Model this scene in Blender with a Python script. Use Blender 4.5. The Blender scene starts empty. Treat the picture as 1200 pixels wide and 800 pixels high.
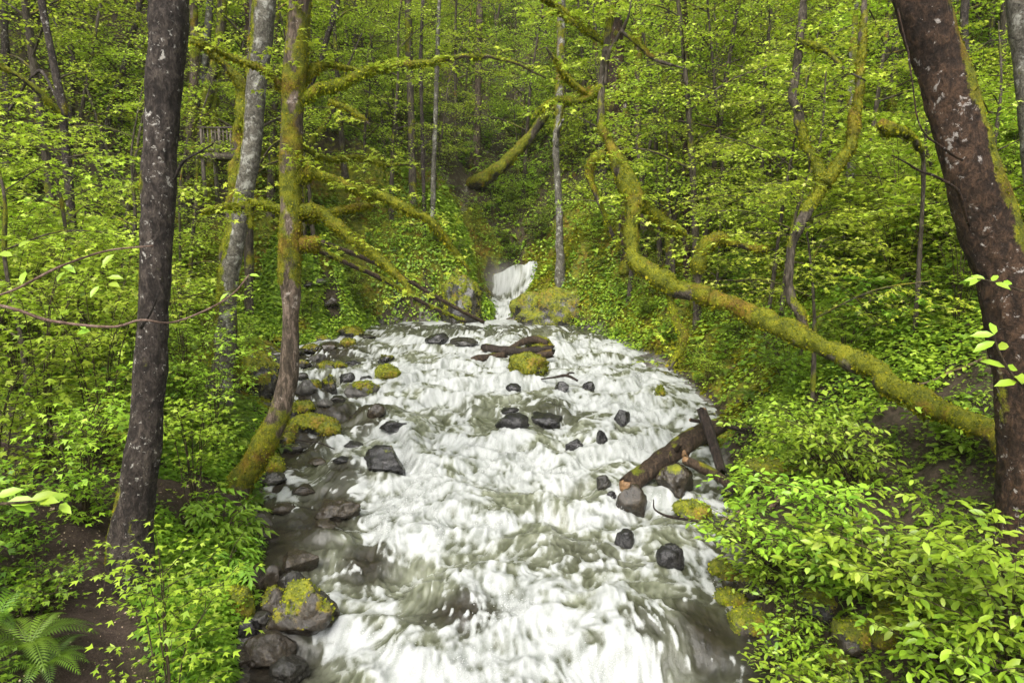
import bpy, bmesh, math
import numpy as np
C = bpy.context.scene.collection
PI = math.pi
rad = math.radians
RNG = np.random.default_rng(11)

# ------------------------------------------------------------------ camera geometry
F = 800.0
PITCH = rad(8.0)
cP, sP = math.cos(PITCH), math.sin(PITCH)

def ray(px, py):
    cx, cy = (px - 600) / F, (400 - py) / F
    return np.array([cx, cP + cy * sP, -sP + cy * cP])

def P(px, py, Y):
    d = ray(px, py)
    return d * (Y / d[1])

def depth(px, py, Y):
    return Y / ray(px, py)[1]

def project(X, Y, Z):
    dep = Y * cP - Z * sP
    up = Y * sP + Z * cP
    dep = np.maximum(dep, .05)
    return 600 + F * X / dep, 400 - F * up / dep

# ------------------------------------------------------------------ noise
def _h(ix, iy, iz, seed):
    n = (ix * 374761393 + iy * 668265263 + iz * 1274126177 + seed * 974634777) & 0xFFFFFFFF
    n = ((n ^ (n >> 13)) * 1274126177) & 0xFFFFFFFF
    n = ((n ^ (n >> 16)) * 2246822519) & 0xFFFFFFFF
    return ((n ^ (n >> 15)) & 0xFFFFFF) / float(0xFFFFFF)

def vn(x, y, z=None, seed=0):
    x = np.asarray(x, float); y = np.asarray(y, float)
    x0 = np.floor(x); y0 = np.floor(y)
    fx = x - x0; fy = y - y0
    ix = x0.astype(np.int64); iy = y0.astype(np.int64)
    fx = fx * fx * fx * (fx * (fx * 6 - 15) + 10); fy = fy * fy * fy * (fy * (fy * 6 - 15) + 10)
    def layer(iz):
        a = _h(ix, iy, iz, seed); b = _h(ix + 1, iy, iz, seed)
        c = _h(ix, iy + 1, iz, seed); d = _h(ix + 1, iy + 1, iz, seed)
        a = a + (b - a) * fx; c = c + (d - c) * fx
        return a + (c - a) * fy
    if z is None:
        return layer(0)
    z = np.asarray(z, float); z0 = np.floor(z); fz = z - z0; fz = fz * fz * (3 - 2 * fz)
    iz = z0.astype(np.int64)
    a = layer(iz); b = layer(iz + 1)
    return a + (b - a) * fz

def fbm(x, y, z=None, o=4, seed=0):
    s = 0; a = .5; t = 0
    for k in range(o):
        s = s + a * vn(x, y, z, seed + 17 * k); t += a; a *= .5
        x = x * 2.03 + 5.1; y = y * 2.03 + 3.7
        if z is not None: z = z * 2.03 + 1.3
    return s / t

def sst(a, b, x):
    t = np.clip((np.asarray(x, float) - a) / (b - a), 0, 1)
    return t * t * (3 - 2 * t)

# ------------------------------------------------------------------ river and terrain
def zw(y):
    y = np.asarray(y, float)
    z = -5.1 + .067 * np.minimum(y, 28.6)
    z = z + np.clip(y - 28.7, 0, 4.3) * .22 + np.clip(y - 33.0, 0, .5) * 1.5 + np.clip(y - 34.0, 0, 200) * .3
    return z

def water_Y(py):
    d = ray(600, py); k = -d[2] / d[1]
    return 5.1 / (k + .067)

_E = [(800, 262, 905), (750, 262, 890), (700, 292, 872), (650, 300, 856), (600, 296, 852), (550, 316, 846), (500, 330, 842),
      (470, 318, 826), (450, 305, 805), (430, 300, 782), (415, 318, 760), (405, 345, 735), (395, 385, 716), (386, 425, 694), (381, 432, 668)]
_Ys = np.array([water_Y(e[0]) for e in _E]); _o = np.argsort(_Ys)
_XL = np.array([P(e[1], e[0], y)[0] for e, y in zip(_E, _Ys)])[_o]
_XR = np.array([P(e[2], e[0], y)[0] for e, y in zip(_E, _Ys)])[_o]
_Ys = _Ys[_o]
_Ys = np.concatenate([[-12, 3], _Ys, [28.55, 29.1, 31, 33.6, 33.95, 60]])
_XL = np.concatenate([[-4.5, -3.0], _XL, [-5.0, -1.05, -1.0, -1.05, .1, .1]])
_XR = np.concatenate([[4.5, 3.0], _XR, [1.6, .1, .36, .72, .2, .2]])

def edges(y):
    return np.interp(y, _Ys, _XL), np.interp(y, _Ys, _XR)

def terr(x, y, fine=True):
    x = np.asarray(x, float); y = np.asarray(y, float)
    xl, xr = edges(y)
    wob = (fbm(x * .9, y * .9, seed=3, o=3) - .5) * .7 * sst(40, 28, y)
    dl = xl - x + wob; dr = x - xr + wob
    z0 = zw(y)
    hill = np.clip(y - 34.5, 0, 300)
    back = hill * .42 + .004 * hill ** 2 * sst(0, 10, hill) + 1.8 * sst(33.65, 35.5, y)
    # left bank
    d = dl
    near = 1 - sst(12, 17, y); far = sst(23.5, 27.5, y); mid = 1 - near - far
    hn = .95 * sst(0, 1.3, d) + .05 * d + .78 * np.clip(d - 5.2, 0, 60) + .4 * sst(1.3, 3, d)
    hm = .22 * sst(0, .8, d) + .10 * np.clip(d, 0, 2.5) + .9 * sst(2.2, 4.2, d) + .74 * np.clip(d - 3.6, 0, 60)
    hf = (3.3 - 2.2 * sst(30, 37, y)) * sst(-.2, 2.0, d) + .5 * np.clip(d, 0, 3) + .72 * np.clip(d - 2.5, 0, 60)
    L = hn * near + hm * mid + hf * far
    # right bank
    d = dr
    near = 1 - sst(9, 14, y); far = sst(24, 27.5, y); mid = 1 - near - far
    hn = .55 * sst(0, .8, d) + .62 * np.clip(d - .6, 0, 60) + .25 * np.clip(d - 5, 0, 60)
    hm = 1.0 * sst(0, 1.1, d) + .25 * sst(1, 2.5, d) + .74 * np.clip(d - .8, 0, 60)
    hf = .95 * np.clip(d, 0, 2.6) + .72 * np.clip(d - 2.6, 0, 60) + .35 * sst(0, .6, d)
    R = hn * near + hm * mid + hf * far
    inside = np.minimum(np.clip(-dl, 0, 9), np.clip(-dr, 0, 9))
    bed = -.30 * sst(0, .9, inside) - .35 * sst(.8, 2.5, inside)
    h = np.where(dl > 0, L, np.where(dr > 0, R, bed))
    z = z0 + h + back
    dd = np.maximum(dl, dr)
    z = z + (fbm(x * .35, y * .35, seed=9, o=4) - .5) * 1.1 * sst(.5, 6, dd)
    if fine:
        z = z + (fbm(x * 2.1, y * 2.1, seed=5, o=4) - .5) * .42 * sst(0, .7, dd)
    z = z + (fbm(x * .85, y * .85, seed=14, o=4) - .5) * 1.5 * sst(.3, 2.2, dd) * sst(19, 25, y)
    # hills are capped into a ridge so the bowl closes well above the frame
    return np.minimum(z, 62 + (z - 62) * .3)

def dist_bank(x, y):
    xl, xr = edges(y)
    return np.where(np.asarray(y) > 34.2, 6.0, np.maximum(xl - x, x - xr))

def hit(px, py, off=0.0):
    d = ray(px, py)
    Y = np.arange(3.0, 100, .04)
    X = d[0] / d[1] * Y; Z = d[2] / d[1] * Y
    g = np.maximum(terr(X, Y), zw(Y) - .05 - 9 * (dist_bank(X, Y) > .2)) + off
    k = np.argmax(Z < g)
    if not (Z < g).any(): k = len(Y) - 1
    return np.array([X[k], Y[k], g[k]])

# ------------------------------------------------------------------ mesh building
class MB:
    def __init__(s):
        s.V = []; s.n = 0; s.F = []; s.A = {'rnd': [], 'moss': []}
    def add(s, V, faces, rnd=0.5, moss=0.0, mat=0):
        V = np.asarray(V, float).reshape(-1, 3); m = len(V)
        for f in faces:
            f = np.asarray(f, np.int64)
            if f.size: s.F.append((f + s.n, mat))
        s.V.append(V); s.n += m
        s.A['rnd'].append(np.broadcast_to(np.asarray(rnd, float), (m,)))
        s.A['moss'].append(np.broadcast_to(np.asarray(moss, float), (m,)))
    def build(s, name, mats, parent=None, origin=None, smooth=True, extra=None):
        V = np.concatenate(s.V)
        if origin is not None: V = V - np.asarray(origin, float)
        me = bpy.data.meshes.new(name)
        me.vertices.add(len(V)); me.vertices.foreach_set('co', V.astype(np.float32).ravel())
        L = np.concatenate([f.ravel() for f, _ in s.F])
        tot = np.concatenate([np.full(len(f), f.shape[1]) for f, _ in s.F])
        st = np.concatenate([[0], np.cumsum(tot)[:-1]])
        me.loops.add(len(L)); me.loops.foreach_set('vertex_index', L.astype(np.int32))
        me.polygons.add(len(tot)); me.polygons.foreach_set('loop_start', st.astype(np.int32))
        me.polygons.foreach_set('loop_total', tot.astype(np.int32))
        if not isinstance(mats, (list, tuple)): mats = [mats]
        for m in mats: me.materials.append(m)
        if len(mats) > 1:
            mi = np.concatenate([np.full(len(f), k) for f, k in s.F])
            me.polygons.foreach_set('material_index', mi.astype(np.int32))
        me.update(calc_edges=True)
        if smooth: me.polygons.foreach_set('use_smooth', np.ones(len(tot), bool))
        for k, arr in list(s.A.items()) + list((extra or {}).items()):
            a = np.concatenate(arr) if isinstance(arr, list) else arr
            at = me.attributes.new(k, 'FLOAT', 'POINT'); at.data.foreach_set('value', a.astype(np.float32))
        o = bpy.data.objects.new(name, me); C.objects.link(o)
        if parent is not None: o.parent = parent
        elif origin is not None: o.location = origin
        return o

def tag(o, label=None, cat=None, group=None, kind=None):
    if label: o['label'] = label
    if cat: o['category'] = cat
    if group: o['group'] = group
    if kind: o['kind'] = kind
    return o

def thing(name, label, cat, loc=(0, 0, 0), group=None, kind=None):
    o = bpy.data.objects.new(name, None); C.objects.link(o)
    o.location = [float(v) for v in loc]; o.empty_display_size = .2
    return tag(o, label, cat, group, kind)

def norm(v):
    v = np.asarray(v, float)
    return v / np.maximum(np.linalg.norm(v, axis=-1, keepdims=True), 1e-9)

def catmull(pts, n):
    pts = np.asarray(pts, float)
    if n >= 30:      # even steps along the length
        a = _cat(pts, n * 4); s = np.concatenate([[0], np.cumsum(np.linalg.norm(np.diff(a[:, :3], axis=0), axis=1))])
        t = np.linspace(0, s[-1], n); return np.stack([np.interp(t, s, a[:, k]) for k in range(a.shape[1])], -1)
    return _cat(pts, n)

def _cat(pts, n):
    p = np.vstack([2 * pts[0] - pts[1], pts, 2 * pts[-1] - pts[-2]])
    seg = len(pts) - 1
    u = np.linspace(0, seg, n); i = np.minimum(u.astype(int), seg - 1); t = (u - i)[:, None]
    a, b, c, d = p[i], p[i + 1], p[i + 2], p[i + 3]
    return .5 * ((2 * b) + (-a + c) * t + (2 * a - 5 * b + 4 * c - d) * t ** 2 + (-a + 3 * b - 3 * c + d) * t ** 3)

def tube(path, r, ring=12, namp=.1, nf=3.0, seed=0, moss=None, close=True, flare=0, lump=0.0, thick=0.0, mdir=None):
    """swept tube; returns V, faces, moss attribute, normals"""
    p = np.asarray(path, float); n = len(p); r = np.broadcast_to(np.asarray(r, float), (n,))
    T = norm(np.gradient(p, axis=0))
    up = np.array([0, 1.0, 0]) if abs(T[0][2]) > .8 else np.array([0, 0, 1.0])
    U = np.zeros((n, 3)); u = norm(np.cross(T[0], up))
    for i in range(n):
        u = norm(u - T[i] * np.dot(u, T[i])); U[i] = u
    W = np.cross(T, U)
    a = np.arange(ring) / ring * 2 * PI
    N = U[:, None] * np.cos(a)[None, :, None] + W[:, None] * np.sin(a)[None, :, None]
    base = p[:, None] + N * r[:, None, None]
    q = base.reshape(-1, 3)
    rr = np.repeat(r, ring)
    s = nf / max(float(np.median(r)) * 6, 1e-3)
    f1 = fbm(q[:, 0] * s, q[:, 1] * s, q[:, 2] * s * .45, o=4, seed=seed) - .5
    m = np.zeros(len(q))
    if moss is not None:
        mm = np.repeat(np.broadcast_to(np.asarray(moss, float), (n,)), ring)
        f2 = fbm(q[:, 0] * 5, q[:, 1] * 5, q[:, 2] * 3.2, o=4, seed=seed + 7) - .5
        nz = N.reshape(-1, 3)[:, 2]
        sd = np.clip(N.reshape(-1, 3) @ np.asarray(mdir, float), 0, 2) if mdir is not None else 0
        m = np.clip(mm * 1.28 - .35 + .42 * nz * (mm > .02) + f2 * 1.9 + sd, 0, 1) * (mm > .01)
    R = rr * (1 + f1 * 2 * namp) + m * thick
    if ring >= 40:   # furrowed bark on the near trunks
        g1 = fbm(q[:, 0] * 16, q[:, 1] * 16, q[:, 2] * 4.5, o=3, seed=seed + 2); g2 = fbm(q[:, 0] * 5, q[:, 1] * 5, q[:, 2] * 2.2, o=2, seed=seed + 4)
        R = R - rr * (.13 * np.abs(g1 * 2 - 1) ** .7 * (1 - m * .6) - .12 * (g2 - .5)) + rr * .03
    if lump: 
        f3 = fbm(q[:, 0] * 2.2, q[:, 1] * 2.2, q[:, 2] * 2.2, o=2, seed=seed + 3) - .5
        R = R + f3 * 2 * lump * rr
    if flare:
        i = np.repeat(np.arange(n), ring); aa = np.tile(a, n)
        R = R * (1 + flare * np.exp(-i / (n * .06)) * (1 + .5 * np.sin(aa * 4 + seed)) )
    q = np.repeat(p, ring, 0) + N.reshape(-1, 3) * R[:, None]
    I = np.arange(n - 1)[:, None] * ring; J = np.arange(ring)[None]; K = (J + 1) % ring
    Q = np.stack([I + J, I + K, I + ring + K, I + ring + J], -1).reshape(-1, 4)
    faces = [Q]
    if close:
        c0 = len(q); q = np.vstack([q, p[0], p[-1]])
        m = np.concatenate([m, [m[:ring].mean(), m[-ring:].mean()]])
        j = np.arange(ring); k = (j + 1) % ring
        t1 = np.stack([np.full(ring, c0), k, j], -1)
        e = (n - 1) * ring
        t2 = np.stack([np.full(ring, c0 + 1), e + j, e + k], -1)
        faces.append(np.vstack([t1, t2]))
    return q, faces, m, N.reshape(-1, 3)

# ------------------------------------------------------------------ leaf templates: x along, y across, z normal
def tmpl(V, F):
    V = np.array(V, float); by = {}
    for f in F: by.setdefault(len(f), []).append(f)
    return V, [np.array(v) for v in by.values()]

LEAF_FAR = tmpl([(0, 0, 0), (.48, .36, .05), (1, 0, -.12), (.48, -.36, .05)], [(0, 3, 2), (0, 2, 1)])
LEAF_EL = tmpl([(0, 0, 0), (.28, .19, .03), (.66, .19, .0), (.28, -.19, .03), (.66, -.19, .0), (.3, 0, -.02), (.66, 0, -.06), (1, 0, -.17)],
               [(0, 3, 5), (5, 3, 4, 6), (6, 4, 7), (0, 5, 1), (5, 6, 2, 1), (6, 7, 2)])
def _maple(n=5):
    V = [(0.0, 0, 0)]; F = []
    angs = [150, 112, 80, 42, 0, -42, -80, -112, -150] if n == 5 else []
    rr = [.28, .46, .27, .58, .72, .58, .27, .46, .28]
    # tips and notches alternate
    pts = []
    seq = [(158, .30), (128, .50), (100, .25), (66, .66), (36, .34), (0, .82), (-36, .34), (-66, .66), (-100, .25), (-128, .50), (-158, .30)]
    for a, r in seq:
        pts.append((.12 + r * math.cos(rad(a)), r * math.sin(rad(a)), .03 - .22 * r * r))
    V = [(.12, 0, .03)] + pts
    for i in range(1, len(pts)): F.append((0, i + 1, i))
    return tmpl(V, F)
LEAF_MAPLE = _maple()
def _compound(pairs=3, droop=.5, w=.42):
    V = []; F3 = []
    def leaflet(p, d, L):
        b = len(V); d = norm(d); s = norm(np.cross([0, 0, 1], d))
        p = np.array(p)
        V.extend([p, p + d * L * .5 + s * L * w / 2 + [0, 0, .02], p + d * L + [0, 0, -L * .25], p + d * L * .5 - s * L * w / 2 + [0, 0, .02]])
        F3.extend([(b, b + 3, b + 2), (b, b + 2, b + 1)])
    for k in range(pairs):
        x = .22 + .5 * k / max(pairs - 1, 1)
        for sg in (1, -1): leaflet((x, 0, -droop * x * x), (.55, sg, -.25), .42 - .05 * abs(k - 1))
    leaflet((.78, 0, -droop * .6), (1, 0, -.4), .42)
    b = len(V); V.extend([np.array((0, .008, 0)), np.array((0, -.008, 0)), np.array((.78, 0, -droop * .6))]); F3.append((b, b + 1, b + 2))
    return tmpl(V, F3)
LEAF_ELDER = _compound()
LEAF_TRI = tmpl([(0, 0, 0), (.34, .30, .02), (.62, .52, -.05), (.5, .16, .02), (1, 0, -.12), (.5, -.16, .02), (.62, -.52, -.05), (.34, -.30, .02)],
                [(0, 3, 2, 1), (0, 5, 4, 3), (0, 7, 6, 5)])
def _frond(n=20, w=.17, arch=.75, tri=False):
    V = []; F3 = []
    def cen(s): return np.array([s * (1 - .12 * s), 0, arch * (s * 1.1 - 1.35 * s * s)])
    for i in range(n):
        s = .1 + .9 * i / n; p = cen(s); t = norm(cen(s + .02) - p)
        Lw = w * math.sin(PI * min(1, (s * .9 + .12))) ** .7 * (1.25 if s < .5 else 1.0) + .01
        for sg in (1, -1):
            d = norm(np.array([0, sg, 0]) + t * .35); b = len(V)
            V.extend([p, p + d * Lw * .4 + t * .017, p + d * Lw + t * .02 + [0, 0, -.02], p + d * Lw * .4 - t * .017])
            F3.extend([(b, b + 3, b + 2), (b, b + 2, b + 1)])
    for i in range(8):
        a, c = cen(i / 8), cen((i + 1) / 8); b = len(V)
        V.extend([a + [0, .006, 0], a - [0, .006, 0], c - [0, .005, 0], c + [0, .005, 0]]); F3.extend([(b, b + 1, b + 2), (b, b + 2, b + 3)])
    return tmpl(V, F3)
FROND = _frond()
BLADE = tmpl([(0, .03, 0), (0, -.03, 0), (.5, -.03, .25), (.5, .03, .25), (1, 0, .12)], [(0, 1, 2, 3), (3, 2, 4)])

def put_leaves(mb, T, pos, xd, nd, size, rnd=None, moss=0.0, mat=0, rng=RNG):
    V, Fs = T; n = len(pos); m = len(V)
    if n == 0: return
    nd = norm(nd); y = norm(np.cross(nd, xd)); x = np.cross(y, nd)
    size = np.broadcast_to(np.asarray(size, float), (n,))
    W = pos[:, None] + size[:, None, None] * (V[None, :, 0:1] * x[:, None] + V[None, :, 1:2] * y[:, None] + V[None, :, 2:3] * nd[:, None])
    off = (np.arange(n) * m)[:, None, None]
    faces = [(f[None] + off).reshape(-1, f.shape[1]) for f in Fs]
    if rnd is None: rnd = rng.random(n)
    mb.add(W.reshape(-1, 3), faces, rnd=np.repeat(rnd, m), moss=moss, mat=mat)
# ------------------------------------------------------------------ materials
class NT:
    def __init__(s, name):
        s.m = bpy.data.materials.new(name); s.m.use_nodes = True; s.t = s.m.node_tree; s.t.nodes.clear()
        s.out = s.n('ShaderNodeOutputMaterial')
    def n(s, ty, **kw):
        nd = s.t.nodes.new(ty)
        for k, v in kw.items():
            if k.startswith('_'): setattr(nd, k[1:], v)
        return nd
    def l(s, a, b): s.t.links.new(a, b)
    def noise(s, vec, scale, detail=4, rough=.55, dist=0):
        nd = s.n('ShaderNodeTexNoise'); nd.inputs['Scale'].default_value = scale; nd.inputs['Detail'].default_value = detail
        nd.inputs['Roughness'].default_value = rough; nd.inputs['Distortion'].default_value = dist
        s.l(vec, nd.inputs['Vector']); return nd.outputs['Fac']
    def map(s, vec, sc):
        nd = s.n('ShaderNodeMapping'); nd.inputs['Scale'].default_value = sc; s.l(vec, nd.inputs['Vector']); return nd.outputs['Vector']
    def ramp(s, fac, stops, interp='LINEAR'):
        nd = s.n('ShaderNodeValToRGB'); cr = nd.color_ramp; cr.interpolation = interp
        while len(cr.elements) < len(stops): cr.elements.new(.5)
        for e, (p, c) in zip(cr.elements, stops):
            e.position = p; e.color = (*c, 1) if len(c) == 3 else c
        s.l(fac, nd.inputs['Fac']); return nd.outputs['Color']
    def mix(s, fac, a, b):
        nd = s.n('ShaderNodeMix', _data_type='RGBA')
        for sock, v in ((nd.inputs[0], fac), (nd.inputs[6], a), (nd.inputs[7], b)):
            if hasattr(v, 'links'): s.l(v, sock)
            elif isinstance(v, (int, float)): sock.default_value = v
            else: sock.default_value = (*v, 1)
        return nd.outputs[2]
    def math(s, op, a, b=0.0, clamp=False):
        nd = s.n('ShaderNodeMath', _operation=op, _use_clamp=clamp)
        for sock, v in ((nd.inputs[0], a), (nd.inputs[1], b)):
            if hasattr(v, 'links'): s.l(v, sock)
            else: sock.default_value = v
        return nd.outputs[0]
    def attr(s, name): return s.n('ShaderNodeAttribute', _attribute_name=name).outputs['Fac']
    def bsdf(s, col, rough, spec=.3, normal=None):
        b = s.n('ShaderNodeBsdfPrincipled'); b.inputs['Specular IOR Level'].default_value = spec
        for k, v in (('Base Color', col), ('Roughness', rough)):
            if hasattr(v, 'links'): s.l(v, b.inputs[k])
            else: b.inputs[k].default_value = (*v, 1) if k == 'Base Color' else v
        if normal is not None: s.l(normal, b.inputs['Normal'])
        return b
    def bump(s, h, strength=.5, dist=.01):
        nd = s.n('ShaderNodeBump'); nd.inputs['Strength'].default_value = strength; nd.inputs['Distance'].default_value = dist
        s.l(h, nd.inputs['Height']); return nd.outputs['Normal']
    def done(s, shader): s.l(shader, s.out.inputs['Surface']); return s.m

def g3(*v): return tuple(v)

def leaf_mat(name, cols, trans=.42, tcol=(.34, .50, .03), spec=.35, rough=.45):
    t = NT(name)
    r = t.attr('rnd'); oi = t.n('ShaderNodeObjectInfo').outputs['Random']
    c = t.ramp(r, [(i / (len(cols) - 1), k) for i, k in enumerate(cols)])
    hs = t.n('ShaderNodeHueSaturation'); t.l(c, hs.inputs['Color'])
    t.l(t.math('ADD', t.math('MULTIPLY', oi, .035), .483), hs.inputs['Hue'])
    t.l(t.math('ADD', t.math('MULTIPLY', oi, .4), .8), hs.inputs['Value'])
    col = hs.outputs['Color']
    b = t.bsdf(col, rough, spec)
    tr = t.n('ShaderNodeBsdfTranslucent'); t.l(t.mix(.5, col, tcol), tr.inputs['Color'])
    mx = t.n('ShaderNodeMixShader'); mx.inputs[0].default_value = trans
    t.l(b.outputs[0], mx.inputs[1]); t.l(tr.outputs[0], mx.inputs[2])
    return t.done(mx.outputs[0])

M = {}
M['leaf_maple'] = leaf_mat('maple_leaf', [(.14, .23, .018), (.26, .39, .025), (.37, .50, .04), (.51, .63, .10)])
M['leaf_tree'] = leaf_mat('tree_leaf', [(.23, .32, .020), (.36, .48, .030), (.50, .61, .05), (.66, .75, .15)])
M['leaf_dog'] = leaf_mat('dogwood_leaf', [(.13, .25, .018), (.22, .37, .024), (.31, .47, .035), (.46, .61, .10)], .3, spec=.45, rough=.38)
M['leaf_herb'] = leaf_mat('herb_leaf', [(.06, .12, .012), (.11, .20, .014), (.19, .30, .018), (.31, .43, .04)])
M['leaf_elder'] = leaf_mat('elder_leaf', [(.13, .27, .025), (.20, .38, .035), (.27, .47, .05)])
M['fern'] = leaf_mat('fern_leaf', [(.045, .085, .010), (.08, .145, .013), (.13, .22, .018)], .25)
M['under'] = leaf_mat('undergrowth_leaf', [(.06, .11, .014), (.13, .22, .018), (.23, .34, .024), (.34, .45, .035), (.46, .58, .08)], .3)
M['mossleaf'] = leaf_mat('moss_tuft', [(.05, .06, .006), (.13, .155, .008), (.23, .25, .010), (.31, .28, .015)], .2, (.3, .3, .02), .1, .8)

def moss_col(t, vec):
    n = t.math('ADD', t.math('MULTIPLY', t.noise(vec, 7, 5, .65), .55), t.math('MULTIPLY', t.noise(vec, 60, 4, .7), .45))
    c = t.ramp(n, [(.34, (.022, .028, .004)), (.46, (.085, .10, .007)), (.56, (.18, .19, .009)), (.68, (.28, .24, .014))])
    o = t.ramp(t.noise(vec, 1.7, 3, .6), [(.52, (0, 0, 0)), (.66, (.7, .7, .7))])
    return t.mix(o, c, t.ramp(n, [(.36, (.05, .022, .006)), (.52, (.17, .085, .012)), (.66, (.30, .18, .02))]))

def bark_mat(name, dark, mid, lichen, lich_lo=.60, lich_hi=.66, sc=1.0, wet=.75, zst=.3, lsc=1.0):
    t = NT(name); tc = t.n('ShaderNodeTexCoord').outputs['Object']
    v = t.map(tc, (1, 1, zst))
    n1 = t.noise(v, 14 * sc, 8, .7, .6); n2 = t.noise(v, 48 * sc, 6, .7, .3); n3 = t.noise(tc, 7 * sc * lsc, 9, .72, .4)
    n4 = t.noise(tc, 2.1, 3, .5)
    c = t.ramp(t.math('ADD', t.math('MULTIPLY', n1, .55), t.math('ADD', t.math('MULTIPLY', n2, .3), t.math('MULTIPLY', n4, .15))), [(.38, tuple(k * .3 for k in dark)), (.48, dark), (.60, mid)])
    lf = t.math('ADD', t.math('MULTIPLY', n3, .8), t.math('MULTIPLY', n4, .2))
    lm = t.ramp(lf, [(lich_lo, (0, 0, 0)), (lich_hi, (1, 1, 1))])
    c = t.mix(lm, c, lichen)
    m = t.attr('moss'); mr = t.ramp(t.math('ADD', m, t.math('MULTIPLY', t.math('SUBTRACT', t.noise(tc, 30, 4, .7), .5), .5)), [(.34, (0, 0, 0)), (.5, (1, 1, 1))])
    c = t.mix(mr, c, moss_col(t, tc))
    h = t.math('ADD', t.math('MULTIPLY', n1, 1.0), t.math('MULTIPLY', n2, .5))
    b = t.bsdf(c, wet, .25, t.bump(h, 1.0, .045))
    return t.done(b.outputs[0])

M['bark_dark'] = bark_mat('dark_bark', (.024, .018, .014), (.088, .070, .056), (.36, .34, .30), .575, .61, lsc=2.0, zst=.55)
M['bark_brown'] = bark_mat('brown_bark', (.024, .014, .008), (.092, .052, .029), (.33, .30, .27), .585, .62, lsc=1.5, zst=.7)
M['bark_grey'] = bark_mat('grey_bark', (.075, .068, .052), (.19, .175, .14), (.34, .335, .29), .52, .60, zst=.8, lsc=.7)
M['bark_pink'] = bark_mat('pinkish_bark', (.06, .045, .030), (.21, .155, .118), (.44, .38, .33), .58, .66)
M['bark_far'] = bark_mat('far_bark', (.045, .036, .025), (.14, .115, .085), (.26, .24, .2), .60, .68)
M['stem'] = bark_mat('green_stem', (.05, .035, .02), (.13, .10, .05), (.2, .2, .1))
M['twig'] = bark_mat('pale_twig', (.16, .10, .07), (.30, .21, .16), (.38, .34, .3), wet=.6)
M['log'] = bark_mat('weathered_wood', (.028, .018, .011), (.105, .070, .044), (.22, .14, .08), .62, .70, sc=1.6, wet=.55)
M['logwet'] = bark_mat('wet_wood', (.018, .013, .010), (.07, .05, .04), (.16, .13, .11), .64, .72, sc=1.8, wet=.35)
M['plank'] = bark_mat('grey_plank', (.12, .10, .08), (.24, .20, .16), (.32, .30, .26), .64, .74, sc=1.6)

def rock_mat(name, a, b_, rough=.35):
    t = NT(name); tc = t.n('ShaderNodeTexCoord').outputs['Object']
    n1 = t.noise(tc, 5, 8, .65, .3); n2 = t.noise(tc, 34, 6, .7); n3 = t.noise(tc, 13, 6, .7)
    c = t.ramp(t.math('ADD', t.math('MULTIPLY', n1, .55), t.math('MULTIPLY', n2, .45)), [(.36, tuple(k * .5 for k in a)), (.5, a), (.66, b_)])
    m = t.attr('moss'); mr = t.ramp(t.math('ADD', m, t.math('MULTIPLY', t.math('SUBTRACT', n3, .5), 1.2)), [(.42, (0, 0, 0)), (.56, (1, 1, 1))])
    c = t.mix(mr, c, moss_col(t, tc))
    rg = t.math('ADD', rough, t.math('MULTIPLY', mr, .9 - rough))
    b = t.bsdf(c, rg, .5, t.bump(t.math('ADD', n1, t.math('MULTIPLY', n2, .5)), .9, .03))
    return t.done(b.outputs[0])
M['rock'] = rock_mat('wet_basalt', (.022, .020, .016), (.070, .062, .050), .18)
M['rock_brown'] = rock_mat('wet_brown_rock', (.030, .023, .015), (.088, .068, .045), .16)
M['rock_grey'] = rock_mat('dry_grey_rock', (.065, .060, .054), (.17, .158, .145), .5)
M['rock_black'] = rock_mat('black_wet_rock', (.014, .013, .013), (.05, .046, .044), .16)

def ground_mat():
    t = NT('forest_floor'); tc = t.n('ShaderNodeTexCoord').outputs['Object']
    n1 = t.noise(tc, 1.1, 5, .6); n2 = t.noise(tc, 11, 8, .75, .5); n3 = t.noise(tc, 55, 4, .7)
    c = t.ramp(t.math('ADD', t.math('MULTIPLY', n2, .6), t.math('MULTIPLY', n3, .4)), [(.34, (.014, .009, .006)), (.48, (.045, .030, .020)), (.58, (.085, .058, .040)), (.70, (.17, .125, .085))])
    c = t.mix(t.math('MULTIPLY', n1, .35), c, (.035, .045, .010))
    m = t.attr('moss'); n4 = t.noise(tc, 4, 7, .7)
    mr = t.ramp(t.math('ADD', m, t.math('MULTIPLY', t.math('SUBTRACT', n4, .5), 1.3)), [(.42, (0, 0, 0)), (.58, (1, 1, 1))])
    c = t.mix(mr, c, moss_col(t, tc))
    r = t.attr('rock'); rc = t.ramp(t.noise(tc, 1.6, 9, .7, .4), [(.35, (.03, .028, .025)), (.5, (.13, .12, .105)), (.66, (.27, .25, .22))])
    rr = t.ramp(t.math('ADD', r, t.math('MULTIPLY', t.math('SUBTRACT', n4, .5), .9)), [(.45, (0, 0, 0)), (.6, (1, 1, 1))])
    c = t.mix(rr, c, rc)
    b = t.bsdf(c, .75, .3, t.bump(t.math('ADD', n2, t.math('MULTIPLY', n3, .6)), 1.0, .05))
    return t.done(b.outputs[0])
M['ground'] = ground_mat()

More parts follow.
